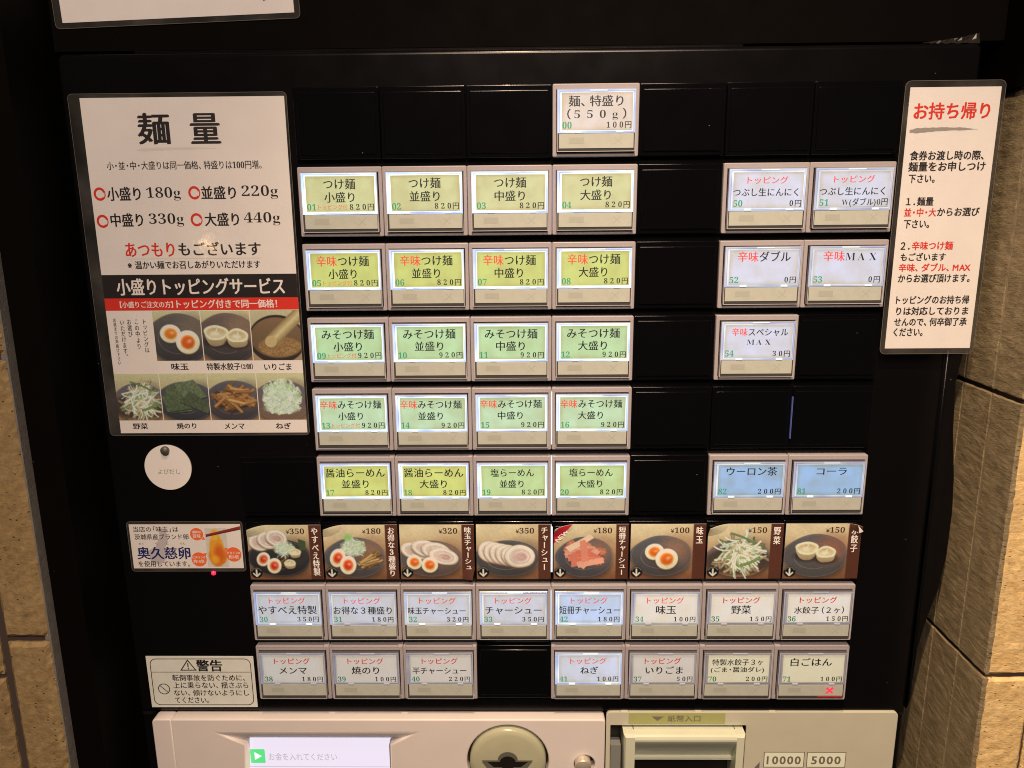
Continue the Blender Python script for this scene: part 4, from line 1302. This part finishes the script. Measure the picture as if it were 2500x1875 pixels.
# noodle amount notice
t = thing('laminated_notice', 'large laminated noodle amount notice with seven food pictures, left of the buttons', 'notice', 'laminated notices on the machine')
yk = laminated(t, (-282.8, -154.3, -209.4, -1.9), (-275.8, -155.8, -207.7, -4.3), 4.9)
MP = [ink_black, ink_red, ink_white, ink_pale, ink_grey]
mb = MB()
def brush(mb, x0, x1, zc, h, y, mi, seed=1, tail=True):
    rr = random.Random(seed); n = 26; up = []; dn = []
    for i in range(n + 1):
        t_ = i / n; x = x0 + (x1 - x0) * t_
        w = h * (.5 * (1 - .75 * t_) + .12 * rr.random()) * (1 if t_ > .05 else .6)
        if tail and t_ > .8: w *= max(.1, (1 - t_) / .2)
        zz = zc + h * (.25 * math.sin(t_ * 3.0) - .1 + .25 * t_)
        up.append((x, zz + w)); dn.append((x, zz - w * .9))
    mb.poly(up + dn[::-1], y, mi)
brush(mb, -245.5, -196, -33.6, 2.0, yk + .02, 3, 4)
text(mb, '麺', -243.3, -30.4, -224.8, -13.0, yk, 0, 'brush'); text(mb, '量', -212.1, -30.3, -195.2, -13.5, yk, 0, 'brush')
text(mb, '小・並・中・大盛りは同一価格、特盛りは100円増。', -264.3, -44.9, -172.1, -40.1, yk, 0, 'min')
for (x0, z0, x1, z1) in [(-275.8 + 1.6, -62.9, -267.2, -54.6), (-217.3, -62.5, -210.0, -54.5), (-274.4, -78.7, -267.4, -70.7), (-217.4, -78.3, -210.2, -70.2)]:
    mb.ring((x0 + x1) / 2, (z0 + z1) / 2, 2.45, 3.9, yk, 1, 28, .3, 5.6, .93); mb.ring((x0 + x1) / 2 + .2, (z0 + z1) / 2 - .1, 2.9, 3.6, yk - .02, 1, 28, 5.2, 6.9, .93)
for s, x0, z0, x1, z1 in [('小盛り', -266.1, -62.7, -246.1, -54.7), ('180g', -242.5, -62.9, -222.0, -55.0), ('並盛り', -209.5, -62.2, -188.7, -54.7), ('220g', -185.2, -62.4, -163.5, -54.5),
                          ('中盛り', -265.9, -78.0, -246.4, -70.1), ('330g', -242.7, -78.2, -221.6, -70.3), ('大盛り', -208.8, -78.0, -188.2, -70.2), ('440g', -185.1, -77.9, -163.3, -70.1)]:
    text(mb, s, x0, z0, x1, z1, yk, 0, 'brush' if 'g' not in s else 'ser')
text(mb, 'あつもり', -259.1, -96.0, -229.2, -87.7, yk, 1, 'brush'); text(mb, 'もございます', -226.5, -95.5, -176.5, -87.4, yk, 0, 'brush')
mb.quad(-259, -177, -97.5, -97.0, yk + .02, 3)
text(mb, '※温かい麺でお召しあがりいただけます', -258.8, -103.4, -177.5, -98.6, yk, 0, 'brush')
mb.quad(-275.8, -155.8, -121.3, -106.9, yk + .03, 0)
text(mb, '小盛りトッピングサービス', -267.2, -119.4, -163.7, -109.2, yk, 2, 'brush')
mb.quad(-275.8, -155.8, -128.9, -121.3, yk + .03, 1)
text(mb, '【小盛りご注文の方】', -266.5, -127.2, -233.6, -123.2, yk, 2, 'brush'); text(mb, 'トッピング付きで同一価格！', -231.3, -127.6, -169.1, -122.4, yk, 2, 'brush', False, .0)
for s, x0, z0, x1, z1 in [('味玉', -238.6, -166.6, -228.0, -162.2), ('特製水餃子', -216.3, -166.7, -195.2, -162.1), ('（2個）', -194.6, -166.3, -187.2, -162.6), ('いりごま', -180.0, -166.9, -163.0, -162.6),
                          ('野菜', -267.5, -205.0, -258.0, -201.1), ('焼のり', -239.2, -204.9, -226.8, -201.0), ('メンマ', -208.5, -205.2, -195.9, -201.4), ('ねぎ', -175.6, -205.2, -166.1, -201.2)]:
    text(mb, s, x0, z0, x1, z1, yk, 0, 'brush')
for s, x, z1, z0, w in [('トッピングは', -252.8, -133.9, -155.4, 3.0), ('この中より', -257.6, -133.8, -153.2, 3.0), ('お選び', -262.2, -134.0, -145.4, 3.0), ('いただけます。', -266.6, -134.4, -159.6, 3.0), ('店員までお声掛け下さい', -271.2, -133.5, -163.1, 2.1)]:
    vtext(mb, s, x, z1, z0, w, yk, 0, 'min')
obj('lettering', mb.mesh('lettering', MP), t)
for kind, x0, z0, x1, z1, sd in [('egg', -247.2, -160.6, -217.7, -129.3, 3), ('dumpling', -217.2, -160.6, -186.9, -129.3, 4), ('sesame', -186.4, -160.6, -155.8, -129.1, 5),
                                 ('veg', -275.8, -199.2, -247.6, -168.7, 6), ('nori', -247.1, -199.2, -217.0, -168.7, 7), ('memma', -216.5, -199.2, -186.1, -168.7, 8), ('negi', -185.6, -199.2, -155.8, -168.7, 9)]:
    im = paint(kind, 80, int(80 * (z1 - z0) / (x1 - x0)), sd, False)
    obj('food_picture', picture_mesh('food_picture', im, x1 - x0, z1 - z0, [m_photo, m_paper], None, .05), t, (x0, yk, z1))

# takeaway notice on the right
t = thing('laminated_notice.001', 'narrow laminated takeaway notice with red heading, right of the buttons', 'notice', 'laminated notices on the machine')
yk = laminated(t, (199.9, 256.6, -158.0, -.7), (202.9, 254.2, -154.5, -4.3), -0.9, 3.2)
mb = MB()
text(mb, 'お持ち帰り', 206.3, -21.7, 249.1, -12.7, yk, 1, 'bold'); brush(mb, 204.8, 243.6, -27.9, 2.8, yk, 4, 9)
for s, x0, z0, x1, z1, c in [('食券お渡し時の際、', 206.5, -44.2, 248.7, -39.0, 0), ('麺量をお申しつけ', 206.3, -50.4, 250.3, -45.1, 0), ('下さい。', 207.0, -56.9, 222.0, -52.1, 0), ('１．麺量', 206.9, -69.8, 222.7, -64.9, 0),
                             ('並・中・大', 206.4, -76.0, 224.9, -71.2, 1), ('からお選び', 225.7, -75.9, 250.0, -71.1, 0), ('下さい。', 206.8, -82.7, 221.6, -77.9, 0), ('２．', 206.4, -95.1, 211.6, -90.8, 0),
                             ('辛味つけ麺', 213.0, -95.4, 236.9, -90.4, 1), ('もございます', 207.0, -101.7, 233.4, -97.1, 0), ('辛味、ダブル、MAX', 206.5, -108.1, 248.7, -103.3, 1), ('からお選び頂けます。', 206.8, -114.6, 249.1, -109.7, 0),
                             ('トッピングのお持ち帰', 206.9, -127.5, 250.3, -122.5, 0), ('りは対応しておりま', 207.6, -134.2, 250.5, -129.2, 0), ('せんので、何卒御了承', 207.0, -140.8, 250.4, -135.8, 0), ('ください。', 207.2, -147.0, 224.7, -142.1, 0)]:
    text(mb, s, x0, z0, x1, z1, yk, c, 'bold')
obj('lettering', mb.mesh('lettering', MP), t)

# notice above the machine, cut by the picture edge
t = thing('laminated_notice.002', 'blank lower part of a tilted laminated notice above the machine at top left', 'notice', 'laminated notices on the machine')
yk = laminated(t, (0, 143.2, 0, 98), (4.4, 139.8, 3.2, 95), 0)
mb = MB(); text(mb, '、', 120.5, 10.0, 124.0, 16.5, yk, 0, 'brush'); text(mb, '増', 127.0, 10.6, 137.0, 21.0, yk, 0, 'brush')
obj('lettering', mb.mesh('lettering', MP), t)
t.location = Vector((-288.1, 11.6, 34.6)) * MM
t.rotation_euler = (0, math.radians(-1.75), 0)

# egg card
t = thing('laminated_notice.003', 'small laminated egg card with an orange yolk held by red chopsticks, above the red lamp', 'notice', 'laminated notices on the machine')
yk = laminated(t, (-279.9, -203.0, -303.8, -268.2), (-278.4, -204.6, -301.6, -270.2), 4.9, 2.2)
mb = MB(); EM = [ink_black, ink_blue, ink_orange, ink_white, mat('pale_grey_map', (0.52, 0.51, 0.56), .6), mat('chopstick_print', alb(124, 34, 28), .5), mat('chopstick_shade_print', alb(90, 20, 18), .5)]
mb.poly([(-258, -272), (-254, -275), (-253.5, -282), (-256, -287), (-254.6, -293), (-260, -299), (-266.5, -297), (-267.5, -289), (-262, -286), (-259, -279)], yk + .02, 4)
for s, x0, z0, x1, z1, c, sty in [('当店の「味玉」は', -275.7, -275.6, -245.9, -271.7, 0, 'min'), ('茨城県産ブランド卵', -275.4, -281.0, -239.6, -277.0, 0, 'min'), ('奥久慈卵', -274.9, -295.0, -239.6, -286.2, 1, 'brush'), ('を使用しています。', -275.0, -300.4, -240.6, -296.2, 0, 'min')]:
    text(mb, s, x0, z0, x1, z1, yk, c, sty)
for x, s in ((-273.2, 'おく'), (-262.2, 'く'), (-254.8, 'じ'), (-245.4, 'らん')):
    text(mb, s, x, -284.6, x + 1.6 * len(s), -283.1, yk, 0, 'plain')
for cx, cz, rr, tail in ((-233.9, -277.2, 4.4, (-228.6, -281.2)), (-234.0, -295.2, 5.1, (-228.4, -290.6)), (-210.6, -291.7, 5.2, (-216.6, -287.0))):
    mb.disc(cx, cz, rr + .35, rr + .35, yk + .012, 3, 30); mb.disc(cx, cz, rr, rr, yk, 2, 30)
    dx, dz = tail[0] - cx, tail[1] - cz; q = math.hypot(dx, dz); px, pz = -dz / q * 1.3, dx / q * 1.3
    mb.poly([(cx + dx * .7 - px, cz + dz * .7 - pz), (tail[0], tail[1]), (cx + dx * .7 + px, cz + dz * .7 + pz)], yk + .002, 2)
for s, x0, z0, x1, z1 in [('濃厚な', -236.8, -276.6, -231.0, -274.8), ('旨味', -236.4, -279.8, -231.4, -277.2), ('ビタミンE', -238.2, -294.6, -230.0, -292.8), ('約10倍', -237.8, -297.8, -230.6, -295.3), ('ビタミンD', -214.8, -291.5, -206.3, -289.7), ('約3倍', -213.9, -294.7, -207.4, -292.1)]:
    text(mb, s, x0, z0, x1, z1, yk - .03, 3, 'bold')
mb.poly([(-228.0, -277.4), (-204.7, -271.6), (-204.7, -274.0), (-228.0, -279.2)], yk - .05, 5)
mb.poly([(-228.0, -278.5), (-204.7, -273.2), (-204.7, -274.0), (-228.0, -279.2)], yk - .07, 6)
obj('lettering', mb.mesh('lettering', EM), t)
p = Pic(44, 84, 3, 3); p.a[:] = (0, 0, 0)
W_ = p.ar
p.a[:] = np.array((208, 178, 152)) / 255.
p.ell(W_ / 2, .72, .22, .26, (222, 126, 28), soft=.03, wob=.03, col2=(206, 112, 30)); p.ell(W_ / 2 - .01, .3, .11, .26, (228, 150, 46), soft=.03)
p.ell(W_ / 2 - .01, .5, .17, .3, (226, 140, 36), soft=.05); p.ell(W_ / 2 + .04, .66, .12, .22, (206, 78, 22), soft=.1, al=.85); p.ell(W_ / 2 - .03, .17, .1, .14, (226, 158, 60), soft=.02); p.ell(W_ / 2 - .06, .8, .1, .1, (240, 164, 40), soft=.08, al=.7)
obj('yolk_picture', picture_mesh('yolk_picture', p.out(), 14.2, 27.6, [m_photo, m_paper], None, .02), t, (-228.4, yk + .01, -273.0))

# round call tag and its magnet
t = thing('round_tag', 'round white paper tag under a small metal magnet on the black panel', 'tag')
mb = MB(); mb.poly(circ(-247.8, -230.8, 15.2, 56), 4.2, 0); mb.add([(a, yy, b) for a, b in circ(-247.8, -230.8, 15.2, 56) for yy in (4.2, 4.9)], [(2 * k, 2 * k + 1, (2 * k + 3) % 112, (2 * k + 2) % 112) for k in range(56)], 0)
obj('paper', mb.mesh('paper', [m_paper]), t)
mb = MB(); text(mb, 'よびだし', -254.6, -235.3, -240.2, -231.7, 4.1, 0, 'plain'); obj('lettering', mb.mesh('lettering', [ink_grey]), t)
mb = MB(); n = 28; rings = [(2.7, 0), (2.7, -1.6), (2.2, -2.3), (.01, -2.5)]; vs = []; fs = []
for rr, yy in rings:
    vs += [(rr * math.cos(2 * math.pi * k / n), yy, rr * math.sin(2 * math.pi * k / n)) for k in range(n)]
for q in range(3):
    for k in range(n):
        a = q * n + k; b = q * n + (k + 1) % n; fs.append((a, a + n, b + n, b))
mb.add(vs, fs)
o = obj('magnet', mb.mesh('magnet', [mat('dull_steel', (0.15, 0.14, 0.13), .5, metal=.5)], True), None, (-248.2, 4.1, -219.0), label='small round steel magnet pinning the round paper tag', category='magnet')

# strip of crumpled tape on top of the machine
mb = MB(); rr = random.Random(3); vs = []; fs = []; nx = 16
for i in range(nx + 1):
    t_ = i / nx
    for j in range(3):
        vs.append((212 + 32 * t_ , 9 + rr.uniform(-.6, .6) - 2 * (j == 0), 20.4 + (1.0 + 4.6 * t_ ** 1.4) * j / 2 + rr.uniform(-.25, .25)))
for i in range(nx):
    for j in range(2):
        a = i * 3 + j; fs.append((a, a + 3, a + 4, a + 1))
mb.add(vs, fs)
obj('tape_scrap', mb.mesh('tape_scrap', [mat('dark_shiny_tape', (0.02, 0.018, 0.015), .3)]), label='crumpled dark tape scrap on the top right corner of the machine', category='tape')

# ------------------------------------------------------------------ the eight picture cards above the topping buttons
CARDS = [('special', 'やすべえ特製', '350', .93, 'picture card of pork, eggs, scallion and dumplings, leftmost of its row', 'tl'),
         ('trio', 'お得な3種盛り', '180', .95, 'picture card of eggs, bamboo shoots and green topped scallion', 'tl'),
         ('egg_pork', '味玉チャーシュー', '320', .95, 'picture card of pork slices with two egg halves in front', 'br'),
         ('pork', 'チャーシュー', '350', .84, 'picture card of overlapping pork slices alone on a plate', ''),
         ('pork_strips', '短冊チャーシュー', '180', .93, 'picture card with a red NEW corner and chopped pork strips', 'tl'),
         ('egg', '味玉', '100', .36, 'picture card of one halved egg alone on a dark plate', ''),
         ('veg', '野菜', '150', .38, 'picture card of stir fried bean sprouts and vegetables', 'tl'),
         ('dumpling', '水餃子', '150', .52, 'picture card of two boiled dumplings, its top right corner folded over', 'tr')]
m_cream = mat('cream_print', alb(236, 220, 196), .5)
ink_price = mat('price_ink', (0.05, 0.018, 0.012), .5)
for i, (kind, vt, price, end, lab, curl) in enumerate(CARDS):
    x0 = -198.9 + i * 50 + (.6 if i > 3 else 0); z0 = -269.2
    w, h = (48.6, 38.4)
    def warp(x, z, curl=curl, w=w, h=h):
        y = -0.15 * math.sin(math.pi * x / w) ** 2
        if curl == 'tl':
            d = max(0, 1 - math.hypot(x / 13, z / 8)); y -= 2.2 * d; z = z - 2.6 * max(0, 1 - x / 14) ** 2 * max(0, 1 + z / 10); x = x + 1.0 * max(0, 1 - x / 8) * max(0, 1 + z / 7)
        if curl == 'tr':
            d = max(0, 1 - math.hypot((w - x) / 10, z / 7)); y -= 2.0 * d; z = z - 1.6 * max(0, 1 - (w - x) / 7) ** 2 * max(0, 1 + z / 8)
        if curl == 'br':
            d = max(0, 1 - math.hypot((w - x) / 9, (z + h) / 9)); y -= 1.8 * d; x = x - 1.5 * max(0, 1 - (w - x) / 6) * max(0, 1 - (z + h) / 7)
        return x, y, z
    t = thing('picture_card' if i == 0 else 'picture_card.%03d' % i, lab, 'card', 'picture cards above the topping buttons', (x0, 0.3, z0))
    im = paint(kind, 128, 101, 3 + i, True)
    obj('card', picture_mesh('card', im, w, h, [m_photo_gloss, m_paper], warp, .3), t)
    mb = MB()
    bx = w * .83
    text(mb, '¥', bx - 14.6, -5.9, bx - 12.4, -3.2, -.32, 0, 'plain'); text(mb, price, bx - 12.1, -6.0, bx - 2.6, -2.2, -.32, 0, 'ser')
    n = len(vt)
    cw = 4.7
    vtext(mb, vt, bx + 4.1, -1.4, -h * end, cw, -.32, 1, 'brush')
    if kind == 'pork_strips':
        q = MB(); text(q, 'NEW', 0, 0, 10.2, 2.9, 0, 1, 'bold')
        ca, sa = math.cos(math.radians(47)), math.sin(math.radians(47))
        mb.add([(2.9 + x * ca - z * sa, -.45 + y, -12.6 + x * sa + z * ca) for x, y, z in q.v], q.f, 1)
    obj('lettering', mb.mesh('lettering', [ink_price, m_cream]), t)
    if curl == 'tr':
        mb = MB(); mb.add([(w - 3.6, -2.2, -.2), (w + .6, -1.4, -4.9), (w - 3.0, -3.1, -5.4), (w - 3.2, -2.9, -2.0)], [(0, 3, 1), (3, 2, 1)])
        obj('folded_corner', mb.mesh('folded_corner', [m_paper]), t)
